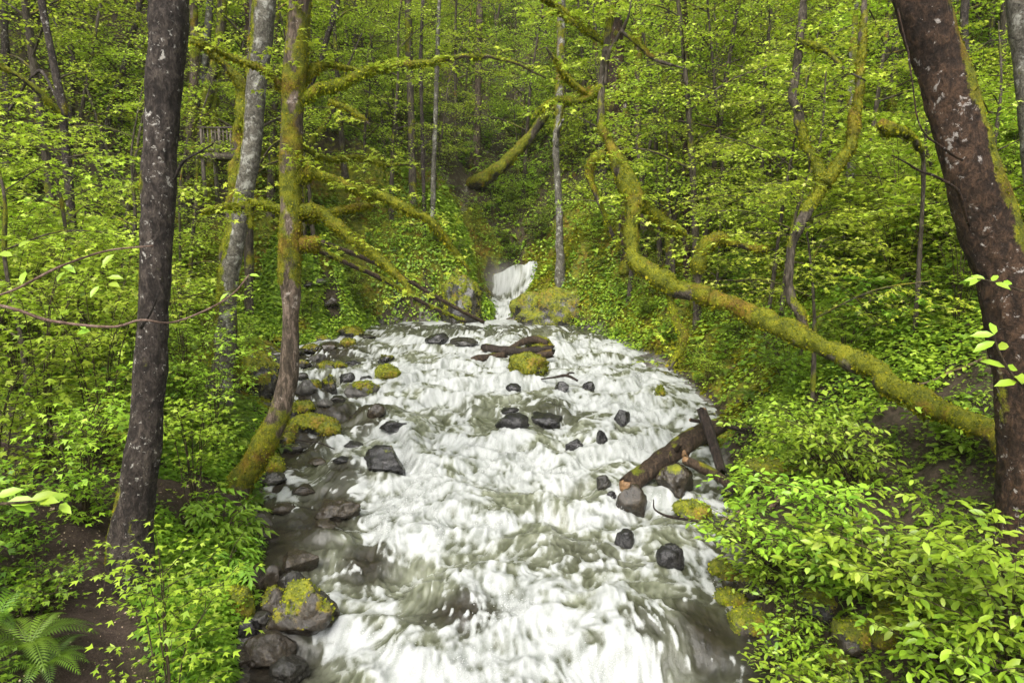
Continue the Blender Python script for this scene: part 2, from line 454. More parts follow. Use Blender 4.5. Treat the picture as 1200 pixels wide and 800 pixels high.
def path_mat():
    t = NT('trodden_dirt'); tc = t.n('ShaderNodeTexCoord').outputs['Object']
    n2 = t.noise(tc, 16, 8, .75, .3); n3 = t.noise(tc, 70, 4, .7); n1 = t.noise(tc, 2.2, 4, .6)
    c = t.ramp(t.math('ADD', t.math('MULTIPLY', n2, .5), t.math('MULTIPLY', n3, .5)), [(.34, (.022, .014, .010)), (.5, (.062, .041, .030)), (.60, (.11, .078, .060)), (.70, (.20, .16, .13))])
    c = t.mix(t.math('MULTIPLY', n1, .5), c, (.035, .022, .015))
    b = t.bsdf(c, .7, .3, t.bump(t.math('ADD', n2, t.math('MULTIPLY', n3, .8)), 1.0, .03))
    return t.done(b.outputs[0])
M['path'] = path_mat()

def water_mat():
    t = NT('white_water'); tc = t.n('ShaderNodeTexCoord').outputs['Object']
    f = t.attr('foam'); sh = t.attr('shallow'); aer = t.attr('aer')
    fine = t.noise(t.map(tc, (1, .6, 1)), 26, 7, .72, .6); fine2 = t.noise(tc, 95, 5, .75, .3)
    ff = t.math('ADD', f, t.math('MULTIPLY', t.math('SUBTRACT', fine, .5), .55))
    ff = t.math('ADD', ff, t.math('MULTIPLY', t.math('SUBTRACT', fine2, .5), .5))
    st = t.attr('streak')
    deep = t.mix(aer, (.022, .022, .015), t.mix(st, (.075, .08, .048), (.255, .268, .19)))
    bed = t.ramp(t.noise(tc, 5, 6, .7), [(.35, (.008, .006, .005)), (.6, (.032, .025, .017))])
    base = t.mix(sh, deep, bed)
    fm = t.ramp(ff, [(.30, (0, 0, 0)), (.50, (.45, .45, .45)), (.74, (1, 1, 1))])
    foamc = t.mix(t.math('ADD', t.math('MULTIPLY', st, .75), t.math('MULTIPLY', t.math('SUBTRACT', fine2, .42), 1.5), True), (.165, .178, .157), (.43, .44, .43))
    col = t.mix(fm, base, foamc)
    rg = t.math('ADD', .10, t.math('MULTIPLY', fm, .6))
    h = t.math('ADD', t.math('MULTIPLY', fine, 1.0), t.math('MULTIPLY', fine2, .35))
    b = t.bsdf(col, rg, .5, t.bump(h, .5, .02))
    return t.done(b.outputs[0])
M['water'] = water_mat()

def simple(name, c1, c2, sc=20, rough=.7, bump=.3):
    t = NT(name); tc = t.n('ShaderNodeTexCoord').outputs['Object']; n = t.noise(tc, sc, 6, .65)
    b = t.bsdf(t.ramp(n, [(.35, c1), (.65, c2)]), rough, .3, t.bump(n, bump, .01)); return t.done(b.outputs[0])
M['cutwood'] = simple('broken_orange_wood', (.10, .055, .025), (.27, .16, .075), 30, .6, .8)
M['litter'] = simple('pale_litter', (.30, .21, .13), (.46, .36, .26), 30, .7)
M['drops'] = simple('water_drops', (.50, .51, .50), (.62, .62, .61), 20, .3, 0)
# ------------------------------------------------------------------ ground
def disc_mask(x, y, spots):
    m = np.zeros(np.shape(x))
    for (cx, cy, r) in spots:
        m = np.maximum(m, sst(1.15, .75, np.hypot(x - cx, y - cy) / r))
    return m
def spot(px, py, r): h = hit(px, py); return (h[0], h[1], r)

PATH_PX = [(130, 830), (112, 770), (92, 700), (82, 640), (96, 590), (150, 572), (215, 588), (262, 592)]
PATH = [hit(*p)[:2] for p in PATH_PX]
PATH2 = [hit(*p)[:2] for p in [(96, 600), (60, 560), (15, 545), (-40, 545)]]
def pdist(x, y, poly):
    d = np.full(np.shape(x), 99.0)
    for a, b in zip(poly[:-1], poly[1:]):
        ab = b - a; t = np.clip(((x - a[0]) * ab[0] + (y - a[1]) * ab[1]) / (ab @ ab), 0, 1)
        d = np.minimum(d, np.hypot(x - a[0] - t * ab[0], y - a[1] - t * ab[1]))
    return d
def path_d(x, y): return np.minimum(pdist(x, y, PATH), pdist(x, y, PATH2))

ROCKY = [spot(555, 150, 2.6), spot(520, 185, 1.6), spot(600, 110, 2.0)]
EARTH = [spot(388, 352, .45), spot(250, 195, 1.2), spot(100, 218, 1.0)]

def build_ground():
    nx, ny = 620, 660
    u = np.linspace(-1, 1, nx); X = 80 * np.sinh(3.6 * u) / math.sinh(3.6)
    v = np.linspace(-.42, 1, ny); Y = 8 + 125 * np.sinh(3.4 * v) / math.sinh(3.4)
    XX, YY = np.meshgrid(X, Y); x = XX.ravel(); y = YY.ravel()
    z = terr(x, y); d = dist_bank(x, y)
    z = z + (fbm(x * 7, y * 7, o=3, seed=21) - .5) * .07 * sst(40, 20, y)
    I = np.arange(ny - 1)[:, None] * nx; J = np.arange(nx - 1)[None]
    Q = np.stack([I + J, I + J + 1, I + nx + J + 1, I + nx + J], -1).reshape(-1, 4)
    moss = .75 * sst(6, 2.5, d) * sst(.1, .4, d) * sst(12, 18, y) * sst(60, 40, y) + .4 * sst(10, 20, y) * sst(0, 3, d)
    e = disc_mask(x, y, EARTH); moss = moss * (1 - .9 * e)
    rock = np.maximum(.45 * disc_mask(x, y, ROCKY), (.6 * sst(.35, .1, d) * (x > 0) + .55 * sst(.9, .1, d) * (x < 0)) * sst(34, 32, y))
    mb = MB(); mb.add(np.stack([x, y, z], -1), [Q], moss=moss)
    o = mb.build('ground', M['ground'], extra={'rock': rock}); tag(o, kind='structure')
    # trodden path draped on it
    bx = np.arange(-9.5, -2.4, .05); by = np.arange(3.6, 13, .05)
    XX, YY = np.meshgrid(bx, by); x = XX.ravel(); y = YY.ravel()
    pd = path_d(x, y) + (fbm(x * 1.6, y * 1.6, seed=31) - .5) * .7
    z = terr(x, y) + (fbm(x * 7, y * 7, o=3, seed=21) - .5) * .07 + .03 - .05 * sst(.35, .62, pd)
    keep = pd < .66
    nx = len(bx); I = np.arange(len(by) - 1)[:, None] * nx; J = np.arange(nx - 1)[None]
    Q = np.stack([I + J, I + J + 1, I + nx + J + 1, I + nx + J], -1).reshape(-1, 4)
    Q = Q[keep[Q].all(1)]
    used = np.unique(Q); rm = np.full(len(x), -1); rm[used] = np.arange(len(used))
    mb = MB(); mb.add(np.stack([x, y, z], -1)[used], [rm[Q]])
    o = mb.build('path', M['path']); tag(o, kind='structure')
build_ground()

# ------------------------------------------------------------------ rocks in the stream: px, py, w, h (pixels), moss, material, angular, label
ROCKS = [
 (300, 438, 54, 60, .62, 'rock', .45, 'big boulder thick with ochre moss on the left shore beside the curved trunk'),
 (420, 455, 40, 18, .50, 'rock_grey', .5, 'flat topped grey boulder with a moss rim, among the left shore rocks'),
 (387, 453, 20, 20, .38, 'rock', .8, 'angular dark rock with one moss patch, left of the flat topped grey boulder'),
 (405, 442, 19, 13, .1, 'rock_black', .8, 'small dark pointed rock just behind the flat topped grey boulder'),
 (366, 441, 20, 16, .85, 'rock', .4, 'round moss covered rock just right of the curved trunk'),
 (358, 459, 24, 17, .05, 'rock_grey', .7, 'pale grey flat rock at the foot of the curved trunk bend'),
 (385, 427, 24, 10, .5, 'rock_grey', .6, 'low grey slab with moss behind the left shore rocks'),
 (407, 405, 17, 8, .95, 'rock', .3, 'small bright mossy rock at the far left edge of the rapids'),
 (412, 390, 30, 11, .55, 'rock', .6, 'low mossy rock at the foot of the bare earth bank'),
 (390, 385, 22, 12, .1, 'rock_brown', .8, 'reddish brown rock at the foot of the bare earth bank'),
 (452, 417, 18, 10, .45, 'rock_black', .6, 'dark green topped rock, uppermost of the three stacked in the left rapids'),
 (453, 431, 26, 16, .8, 'rock', .5, 'mossy rock, middle of the three stacked in the left rapids'),
 (457, 443, 20, 10, .9, 'rock', .3, 'low moss covered rock, lowest of the three stacked in the left rapids'),
 (367, 499, 48, 16, .85, 'rock', .4, 'long flat moss covered rock below the curved trunk'),
 (383, 506, 26, 16, .75, 'rock', .4, 'mossy block in front of the long flat moss covered rock'),
 (350, 480, 30, 16, .6, 'rock_black', .5, 'dark green rock above the long flat mossy rock'),
 (318, 545, 26, 30, .9, 'rock', .3, 'moss mound against the base of the curved trunk'),
 (451, 541, 48, 28, .06, 'rock_black', .7, 'large bare dark boulder standing in the white water at mid left'),
 (441, 487, 20, 16, .05, 'rock_brown', .9, 'small jagged brown rock in the left rapids'),
 (462, 502, 32, 12, .05, 'rock_black', .6, 'low wet rock lapped by foam under the jagged brown rock'),
 (394, 594, 46, 24, .05, 'rock_brown', .6, 'brown wet shelf rock by the left bank shallows'),
 (350, 716, 70, 52, .45, 'rock_brown', .55, 'large brown boulder with a yellow moss patch at the lower left shore'),
 (318, 704, 38, 32, .42, 'rock_brown', .95, 'square mossy block left of the large brown boulder'),
 (292, 680, 40, 40, .05, 'rock_brown', .95, 'tall tilted brown slab by the leafy bank'),
 (319, 678, 22, 34, .0, 'rock_brown', .9, 'narrow upright slab between the tilted slab and the wet dark block'),
 (337, 680, 34, 32, .0, 'rock', .8, 'wet dark block right of the narrow upright slab'),
 (342, 656, 48, 22, .03, 'rock_brown', .95, 'long brown block topping the lower left rock pile'),
 (276, 707, 34, 42, .85, 'rock', .3, 'mossy rock half hidden by the leafy left bank'),
 (291, 738, 22, 20, .0, 'rock_black', .7, 'small black rock under the mossy bank rock'),
 (337, 772, 42, 30, .0, 'rock', .7, 'wet rock splashed by foam at the bottom left'),
 (312, 752, 52, 34, .0, 'rock_brown', .7, 'brown rock shelf under the large brown boulder'),
 (513, 394, 27, 13, .05, 'rock_black', .5, 'dark rock standing in the far pool outlet'),
 (543, 401, 30, 9, .05, 'rock', .4, 'wet rounded rock left of the midstream driftwood'),
 (618, 428, 42, 26, .95, 'rock', .3, 'bushy moss topped boulder in front of the midstream driftwood'),
 (631, 404, 27, 14, .9, 'rock', .3, 'mossy rock on the far right end of the midstream driftwood'),
 (603, 451, 18, 9, .0, 'rock_black', .6, 'black rock just below the moss topped midstream boulder'),
 (659, 457, 15, 11, .0, 'rock_black', .7, 'black rock under the dead twig right of midstream'),
 (690, 455, 13, 11, .0, 'rock_black', .7, 'black rock at the right tip of the dead twig'),
 (597, 476, 22, 11, .0, 'rock_black', .6, 'black rock breaking the foam at the centre of the stream'),
 (601, 501, 36, 20, .0, 'rock_black', .3, 'half drowned boulder under a sheet of water in midstream'),
 (640, 487, 40, 16, .0, 'rock_black', .4, 'drowned dark boulder right of the half drowned one'),
 (727, 493, 21, 17, .0, 'rock_black', .8, 'jagged black rock nearest the upper end of the right log jam'),
 (674, 521, 20, 13, .0, 'rock_black', .6, 'rounded black rock, left one of the pair above the log jam'),
 (704, 519, 14, 18, .0, 'rock_black', .7, 'tall black rock, right one of the pair above the log jam'),
 (774, 464, 10, 14, .9, 'rock', .3, 'small mossy knob standing in the foam near the right bank'),
 (707, 562, 18, 20, .0, 'rock', .7, 'dark grey rock in the foam left of the log end'),
 (717, 582, 10, 8, .0, 'rock_black', .5, 'tiny dark stone in the foam below the log end'),
 (733, 629, 22, 22, .0, 'rock_black', .4, 'black rock with water sliding over it, below the log jam'),
 (786, 664, 30, 24, .0, 'rock_black', .2, 'smooth round black rock off the right bank'),
 (741, 580, 34, 34, .05, 'rock_brown', .6, 'dark rock holding up the broken end of the big log'),
 (812, 596, 40, 20, .85, 'rock', .3, 'yellow moss topped rock under the log jam'),
 (795, 567, 46, 32, .3, 'rock_brown', .5, 'brown rock shaded beneath the crossed logs'),
 (850, 520, 50, 16, .8, 'rock', .3, 'mossy slab behind the upright log'),
 (352, 425, 22, 9, .3, 'rock', .6, None), (372, 418, 18, 8, .2, 'rock_grey', .7, None), (340, 412, 26, 9, .1, 'rock', .7, None), (428, 437, 12, 6, .0, 'rock_black', .6, None),
 (395, 470, 20, 8, .0, 'rock', .6, None), (412, 424, 18, 6, .0, 'rock_black', .6, None), (333, 470, 18, 12, .5, 'rock', .6, None), (360, 388, 18, 9, .3, 'rock', .6, None),
 (340, 395, 20, 9, .1, 'rock_grey', .6, None), (375, 397, 16, 7, .5, 'rock', .6, None), (322, 500, 22, 13, .4, 'rock', .6, None), (342, 520, 24, 12, .3, 'rock', .6, None),
 (365, 405, 24, 10, .5, 'rock', .6, None), (352, 440, 16, 10, .1, 'rock', .7, None), (380, 478, 16, 8, .0, 'rock_grey', .7, None), (398, 432, 16, 8, .6, 'rock', .5, None), (430, 395, 18, 6, .2, 'rock', .6, None), (385, 410, 16, 7, .1, 'rock_brown', .7, None), (330, 425, 22, 12, .3, 'rock', .6, None), (325, 445, 20, 12, .5, 'rock', .6, None), (345, 500, 26, 16, .7, 'rock', .5, None), (328, 402, 26, 12, .4, 'rock', .6, None), (415, 515, 22, 8, .0, 'rock_black', .5, None), (330, 515, 26, 16, .6, 'rock', .5, None), (400, 548, 20, 8, .0, 'rock_black', .5, None), (318, 562, 26, 14, .3, 'rock', .6, None), (372, 545, 22, 8, .0, 'rock_brown', .5, None), (375, 386, 18, 9, .1, 'rock_grey', .7, None), (350, 378, 22, 10, .3, 'rock', .6, None),
 (330, 595, 26, 12, .0, 'rock_brown', .6, None), (355, 570, 24, 10, .0, 'rock_brown', .6, None), (310, 625, 26, 12, .0, 'rock_brown', .6, None),
 (380, 620, 24, 10, .0, 'rock_brown', .5, None), (305, 728, 22, 14, .0, 'rock', .7, None), (278, 770, 34, 16, .0, 'rock_brown', .6, None),
]
ROCKW = []
for r in ROCKS:
    px, py, w, h = r[:4]
    Y = water_Y(py + h * .42)
    c = P(px, py, Y); dep = depth(px, py, Y)
    ROCKW.append((c[0], Y, w * .56 * dep / F, h * 1.1 * dep / F))

# ------------------------------------------------------------------ water
def water_blob(X, Y, px, py, rx, ry):
    y0 = water_Y(py); dep = depth(px, py, y0); x0 = P(px, py, y0)[0]
    RX = rx * dep / F; RY = abs(water_Y(py - ry) - water_Y(py + ry)) / 2
    return np.exp(-((X - x0) / RX) ** 2 - ((Y - y0) / RY) ** 2)

def build_water():
    res = .022; x0, x1, y0, y1 = -8.5, 6.2, 3.0, 35.0
    gx = np.arange(x0, x1, res); gy = np.arange(y0, y1, res)
    X, Y = np.meshgrid(gx, gy); H, Wd = X.shape
    # velocity: downstream plus swirls and deflection round the rocks
    psi = (fbm(X * .55, Y * .45, seed=41, o=3) - .5) * .8 + (fbm(X * 1.7, Y * 1.5, seed=42, o=2) - .5) * .35
    for (rx_, ry_, rw, rh) in ROCKW:
        if rw < .12: continue
        g = np.exp(-((X - rx_) ** 2 + (Y - ry_) ** 2) / (rw * 1.5) ** 2); psi = psi + (X - rx_) * .8 * g
    vy, vx = np.gradient(psi, res); U = vy; Vv = -vx - 1.0
    n = np.sqrt(U * U + Vv * Vv) + .12; U /= n; Vv /= n
    fine = fbm(X * 20, Y * 18, seed=43, o=3); coarse = fbm(X * 5.0, Y * 5.0, seed=44, o=3)
    ii, jj = np.meshgrid(np.arange(H, dtype=np.float32), np.arange(Wd, dtype=np.float32), indexing='ij')
    def lic(img, steps, h):
        acc = img.copy(); tot = 1.0
        for sg in (1, -1):
            a = ii.copy(); b = jj.copy()
            for k in range(steps):
                ia = np.clip(a.round().astype(np.int32), 0, H - 1); ib = np.clip(b.round().astype(np.int32), 0, Wd - 1)
                a += sg * h * Vv[ia, ib]; b += sg * h * U[ia, ib]
                ia = np.clip(a.round().astype(np.int32), 0, H - 1); ib = np.clip(b.round().astype(np.int32), 0, Wd - 1)
                w = 1 - (k + 1) / (steps + 1); acc += img[ia, ib] * w; tot += w
        r = acc / tot; return (r - r.mean()) / r.std()
    Lf = lic(fine, 4, 1.3); Lc = lic(coarse, 7, 1.8)
    # steps in the bed: smooth dark lip, then a white drop
    ph = Y / 2.7 + fbm(X * .33, Y * .22, seed=46, o=3) * 3.4 + (fbm(X * 1.1, Y * 1.1, seed=47, o=2) - .5) * .5
    s = ph - np.floor(ph)                       # rises going upstream
    saw = np.where(s < .35, s / .35, (1 - s) / .65)
    saw = saw * saw * (3 - 2 * saw)
    drop = np.exp(-((s - .14) / .16) ** 2); lip = np.exp(-((s - .62) / .20) ** 2)
    xl, xr = edges(Y); dl = X - xl; dr = xr - X
    turb = sst(-.2, 1.2, np.minimum(dl, dr)) * sst(28.4, 25.2, Y) + .6 * sst(28.6, 29.2, Y)
    calm = 1 - turb
    big = fbm(X * .7, Y * .6, seed=48, o=3) - .5; mid = fbm(X * 2.4, Y * 2.1, seed=49, o=3) - .5
    tr = fbm(X * .9, Y * 2.6, seed=50, o=2) - .5
    z = zw(Y) + turb * (.22 * (saw - .5) + .36 * big + .12 * mid + .20 * tr) + .02 * calm * mid
    z = z + .6 * sst(-1.0, .7, X) * sst(31.3, 33.4, Y)
    small = fbm(X * 7 + .8 * Lc * .2, Y * 6, seed=51, o=5) - .5
    wx = X + (fbm(X * 1.3, Y * 1.3, seed=53, o=3) - .5) * 1.1; wy = Y * .8 + (fbm(X * 1.3, Y * 1.3, seed=54, o=3) - .5) * 1.1
    lace = np.maximum(1 - np.abs(2 * fbm(wx * 2.6, wy * 2.6, seed=55, o=3) - 1) * 5.5, 0) + .6 * np.maximum(1 - np.abs(2 * fbm(wx * 6.5, wy * 6.5, seed=56, o=2) - 1) * 4.5, 0)
    lace = lic(lace, 5, 1.3)
    foam = .60 + .8 * small + .30 * drop - .34 * lip + .60 * mid + .5 * big + .15 * Lc + .10 * Lf + .13 * lace
    z = z + turb * (.008 * Lf + .006 * Lc + .040 * small + .004 * lace)
    dark = np.zeros_like(X)
    shal = sst(1.0, .1, dl + (fbm(X * 1.5, Y * 1.5, seed=52) - .5) * 1.2) * sst(22, 15, Y) + .8 * sst(.7, 0, dr) * sst(16, 8, Y)
    for (a, b, ra, rb, am) in [
        (560, 386, 120, 6, -.45), (700, 388, 45, 7, -.75), (480, 388, 45, 6, -.35), (460, 520, 0.1, .1, 0),
        (600, 492, 60, 20, -.28), (650, 483, 45, 14, -.42), (650, 600, 60, 30, -.22), (540, 722, 54, 20, -.65), (470, 650, 40, 40, -.15),
        (690, 650, 56, 28, -.34), (760, 748, 36, 30, -.6), (830, 748, 50, 44, -1.2), (860, 700, 50, 40, -.4), (450, 740, 40, 40, -.15),
        (372, 605, 44, 52, -1.0), (428, 652, 32, 22, -.95), (310, 770, 66, 46, -1.3), (325, 630, 44, 40, -1.0), (400, 560, 30, 20, -.5), (400, 690, 20, 20, .3),
        (345, 525, 36, 34, -.8), (395, 483, 48, 8, -.8), (420, 500, 40, 10, -.5), (350, 470, 34, 30, -.9), (405, 485, 50, 12, -.8), (375, 415, 55, 16, -.9),
        (640, 760, 90, 40, .40), (600, 690, 60, 40, .3), (560, 560, 130, 30, .22), (520, 440, 70, 25, .25), (720, 440, 60, 18, .18),
        (740, 530, 60, 25, .22), (460, 780, 50, 20, .3), (590, 377, 30, 4, .5), (480, 590, 50, 50, .2), (800, 690, 40, 20, .15), (790, 690, 30, 25, .1),
        (740, 660, 30, 50, .2), (760, 590, 30, 14, .3), (420, 570, 22, 20, .2)]:
        wb = water_blob(X, Y, a, b, ra, rb); foam = foam + am * wb * (1.2 if am < 0 else 1)
        if am < -.3: dark = np.maximum(dark, wb * min(1, -am * 1.5))
    foam = foam - .55 * shal + dark * (.30 * np.maximum(lace, 0) + .5 * small + .5 * np.clip(Lf - .7, 0, 1.5))
    shal = np.maximum(shal, dark * sst(1.0, .4, (X - xl) / (xr - xl)) * .9 * sst(26, 24, Y)); shal = np.maximum(shal, dark * sst(.75, .9, (X - xl) / (xr - xl)) * .8 * sst(12, 10, Y))
    for (rx_, ry_, rw, rh) in ROCKW:
        d2 = ((X - rx_) / rw) ** 2 + ((Y - ry_) / (rw * .9)) ** 2
        z = z + .10 * min(rw, .5) * np.exp(-(((X - rx_) / (rw * 1.3)) ** 2 + ((Y - ry_ - rw * .5) / rw) ** 2))
        foam = foam + .35 * np.exp(-(np.sqrt(d2) - 1.35) ** 2 / .06) * (turb > .3)
        z = z - .07 * min(rw, .6) * np.exp(-(((X - rx_) / (rw * .9)) ** 2 + ((Y - ry_ + rw * 1.8) / (rw * 1.2)) ** 2))
    foam = foam + .30 * sst(28.7, 29.4, Y)
    aer = np.clip(.30 + .55 * (turb) + .5 * big, 0, 1) * (1 - .5 * sst(0, 1, shal)) * (1 - .8 * dark)
    streak = np.clip(.55 + .22 * Lf + .06 * Lc + .12 * lace + 1.3 * small, 0, 1)
    def samp(A, x, y):
        b = np.clip((x - x0) / res, 0, Wd - 1.001); a = np.clip((y - y0) / res, 0, H - 1.001)
        i = a.astype(int); j = b.astype(int); fa = a - i; fb = b - j
        return (A[i, j] * (1 - fa) + A[i + 1, j] * fa) * (1 - fb) + (A[i, j + 1] * (1 - fa) + A[i + 1, j + 1] * fa) * fb
    rows = [3.0]
    while rows[-1] < 33.7: rows.append(rows[-1] + max(.02, rows[-1] ** 2 / 4300))
    rows = np.concatenate([np.arange(-12, 3, .3), rows]); nc = 640
    t = np.linspace(0, 1, nc)
    xl, xr = edges(rows)
    rows = np.minimum(rows, 33.62); xl = np.where(rows > 33, -1.1, xl); xr = np.where(rows > 33, .85, xr)
    mg = .9 * sst(31, 28, rows) + .5
    XX = (xl - mg)[:, None] * (1 - t) + (xr + mg)[:, None] * t; YY = np.repeat(rows[:, None], nc, 1)
    x = XX.ravel(); y = YY.ravel()
    zz = np.where(y < 3, zw(y), samp(z, x, np.maximum(y, 3)))
    # keep the sheet below the banks outside the shore
    nr = len(rows)
    I = np.arange(nr - 1)[:, None] * nc; J = np.arange(nc - 1)[None]
    Q = np.stack([I + J, I + J + 1, I + nc + J + 1, I + nc + J], -1).reshape(-1, 4)
    mb = MB(); mb.add(np.stack([x, y, zz], -1), [Q])
    o = mb.build('water', M['water'], extra={'foam': samp(foam, x, y), 'shallow': np.clip(samp(shal, x, y), 0, 1), 'aer': samp(aer, x, y), 'streak': samp(streak, x, y)})
    tag(o, kind='structure')
    # thrown droplets over the drops in the bed
    r_ = np.random.default_rng(8); n = 120000
    py_ = np.exp(r_.uniform(math.log(6), math.log(26), n)); xl, xr = edges(py_); px_ = xl + (xr - xl) * r_.random(n)
    w = samp(foam, px_, py_) + .5 * samp(drop, px_, py_) + .8 * (fbm(px_ * 2, py_ * 2, seed=57, o=2) - .5)
    k = (w > 1.28) & (r_.random(n) < .5 * np.minimum(1, 9 / py_)); px_, py_, w = px_[k], py_[k], w[k]; n = len(px_)
    hz = samp(z, px_, py_) + r_.exponential(.035, n) + .004
    V0 = np.array([[1, 0, 0], [-1, 0, 0], [0, 1, 0], [0, -1, 0], [0, 0, 1], [0, 0, -1]], float); F0 = np.array([[0, 2, 4], [2, 1, 4], [1, 3, 4], [3, 0, 4], [2, 0, 5], [1, 2, 5], [3, 1, 5], [0, 3, 5]])
    sz = (.002 + .00032 * py_) * r_.uniform(.5, 1.5, n)
    V = np.stack([px_, py_, hz], -1)[:, None] + V0[None] * sz[:, None, None]
    mb = MB(); mb.add(V.reshape(-1, 3), [(F0[None] + (np.arange(n) * 6)[:, None, None]).reshape(-1, 3)])
    tag(mb.build('splash_drops', M['drops']), kind='stuff'); print('drops', n)
    return lambda x, y: samp(z, x, y)
WATER_Z = build_water()

# spray over the chute
def build_mist():
    bm = bmesh.new(); bmesh.ops.create_icosphere(bm, subdivisions=3, radius=1)
    c = P(588, 330, 32.5)
    for v in bm.verts: v.co = (v.co.x * 1.5, v.co.y * 1.2, v.co.z * 1.35)
    me = bpy.data.meshes.new('spray_mist'); bm.to_mesh(me); bm.free()
    o = bpy.data.objects.new('spray_mist', me); C.objects.link(o); o.location = c
    t = NT('spray'); tc = t.n('ShaderNodeTexCoord').outputs['Object']
    ln = t.n('ShaderNodeVectorMath', _operation='LENGTH'); t.l(t.map(tc, (1 / 1.5, 1 / 1.2, 1 / 1.35)), ln.inputs[0])
    fall = t.math('SUBTRACT', 1.0, ln.outputs['Value'], True)
    nz = t.noise(tc, 1.6, 4, .6)
    den = t.math('MULTIPLY', t.math('MULTIPLY', t.math('MULTIPLY', fall, fall), nz), 1.1)
    vol = t.n('ShaderNodeVolumePrincipled'); vol.inputs['Color'].default_value = (.98, .98, .98, 1); t.l(den, vol.inputs['Density'])
    t.l(vol.outputs[0], t.out.inputs['Volume']); me.materials.append(t.m)
    tag(o, kind='stuff')
build_mist()

# ------------------------------------------------------------------ rock meshes
def ico(sub):
    bm = bmesh.new(); bmesh.ops.create_icosphere(bm, subdivisions=sub, radius=1)
    V = np.array([v.co[:] for v in bm.verts]); Fc = np.array([[v.index for v in f.verts] for f in bm.faces]); bm.free(); return V, Fc
ICO4, ICO5 = ico(4), ico(5)
def make_rock(name, c, rx, ry, rz, moss, mat, ang, seed, label, cat='boulder', group=None, base=ICO4):
    rng = np.random.default_rng(seed)
    V, Fc = base; V = V.copy()
    # chop with random planes for flat facets
    for k in range(int(5 + 5 * ang)):
        nrm = norm(rng.normal(size=3)); dd = rng.uniform(.42, .78) if ang > .75 else rng.uniform(.55, .85) if ang > .45 else rng.uniform(.72, .95)
        s = V @ nrm - dd; V = V - np.outer(np.clip(s, 0, 9), nrm) * .93
    f = fbm(V[:, 0] * 1.6 + seed, V[:, 1] * 1.6, V[:, 2] * 1.6, o=3, seed=seed) - .5
    f2 = fbm(V[:, 0] * 7 + seed, V[:, 1] * 7, V[:, 2] * 7, o=3, seed=seed) - .5
    V = V * (1 + f * (.7 - .35 * ang) + f2 * .10)[:, None]
    V = V / np.abs(V).max(0)
    a = rng.uniform(0, PI); ca, sa = math.cos(a), math.sin(a)
    if ang > .7:
        ti = rng.uniform(-.35, .35); V = V @ np.array([[math.cos(ti), 0, -math.sin(ti)], [0, 1, 0], [math.sin(ti), 0, math.cos(ti)]])
    nz = norm(V)[:, 2]
    V = V * [rx, ry, rz]
    w = V + c
    g = fbm(w[:, 0] * 5, w[:, 1] * 5, w[:, 2] * 5, o=3, seed=5) - .5
    ms = np.clip(moss * 1.25 - .35 + .45 * nz + g * 1.1, 0, 1) * (moss > .02)
    V = V * (1 + (ms > .4) * .03)[:, None]
    mb = MB(); mb.add(V, [Fc], moss=ms)
    e = thing(name, label, cat, c, group) if moss > .3 else None
    if e is None:
        o = mb.build(name, M[mat], None, None); o.location = [float(k) for k in c]; tag(o, label, cat, group); return o
    mb.build('stone', M[mat], e)
    # moss tufts as real geometry
    tri = V[Fc]; ar = np.linalg.norm(np.cross(tri[:, 1] - tri[:, 0], tri[:, 2] - tri[:, 0]), axis=1) * (ms[Fc].mean(1) > .42)
    if ar.sum() > 0:
        n = int(min(2600, 900 * ar.sum() * .5 * (7.0 / max(c[1], 7)) ** .6 + 60)); idx = rng.choice(len(Fc), n, p=ar / ar.sum()); w_ = rng.dirichlet([1, 1, 1], n)
        p = (tri[idx] * w_[:, :, None]).sum(1); nn = norm(p / np.array([rx, ry, rz]) ** 2)
        m2 = MB(); sz = (.02 + .0016 * c[1]) * rng.uniform(.6, 1.4, n)
        put_leaves(m2, LEAF_FAR, p, norm(nn + rng.normal(size=(n, 3)) * .5 + [0, 0, -.3]), nn + rng.normal(size=(n, 3)) * .5, sz, rng=rng)
        m2.build('moss', M['mossleaf'], e)
    return e

GEN_ROCK = 'small wet stone among the loose rocks of the left shallows'
for i, (r, (x, y, rw, rh)) in enumerate(zip(ROCKS, ROCKW)):
    px, py, w, h, ms, mat, ang, lab = r
    zwat = float(WATER_Z(np.array([x]), np.array([y]))[0]); tz = float(terr(x, y))
    zb = max(zwat, tz)
    vis = rh * .93
    c = (x, y + rw * .25, zb + vis * .17)
    small = lab is None
    make_rock('boulder' if not small else 'stone_block', c, rw * 1.05, rw * .9, vis * .72, ms, mat, ang, 100 + i,
              lab or GEN_ROCK, 'boulder' if not small else 'stone', 'loose stones of the left shallows' if small else ('boulders standing in and along the stream'), ICO5 if w > 40 else ICO4)

# rock shoulders either side of the chute
for (px, py, Y, rx, ry, rz, ms, sd, lab) in [(662, 380, 29.2, 2.7, 1.6, 1.75, .55, 901, 'mossy rock shoulder to the right of the waterfall'), (537, 374, 29.3, 1.15, 1.2, 2.3, .5, 902, 'dark steep rock with moss at the left side of the waterfall')]:
    c = P(px, py, Y); make_rock('rock_outcrop', (c[0], Y, c[2]), rx, ry, rz, ms, 'rock', .3, sd, lab, 'rock outcrop', None, ICO5)

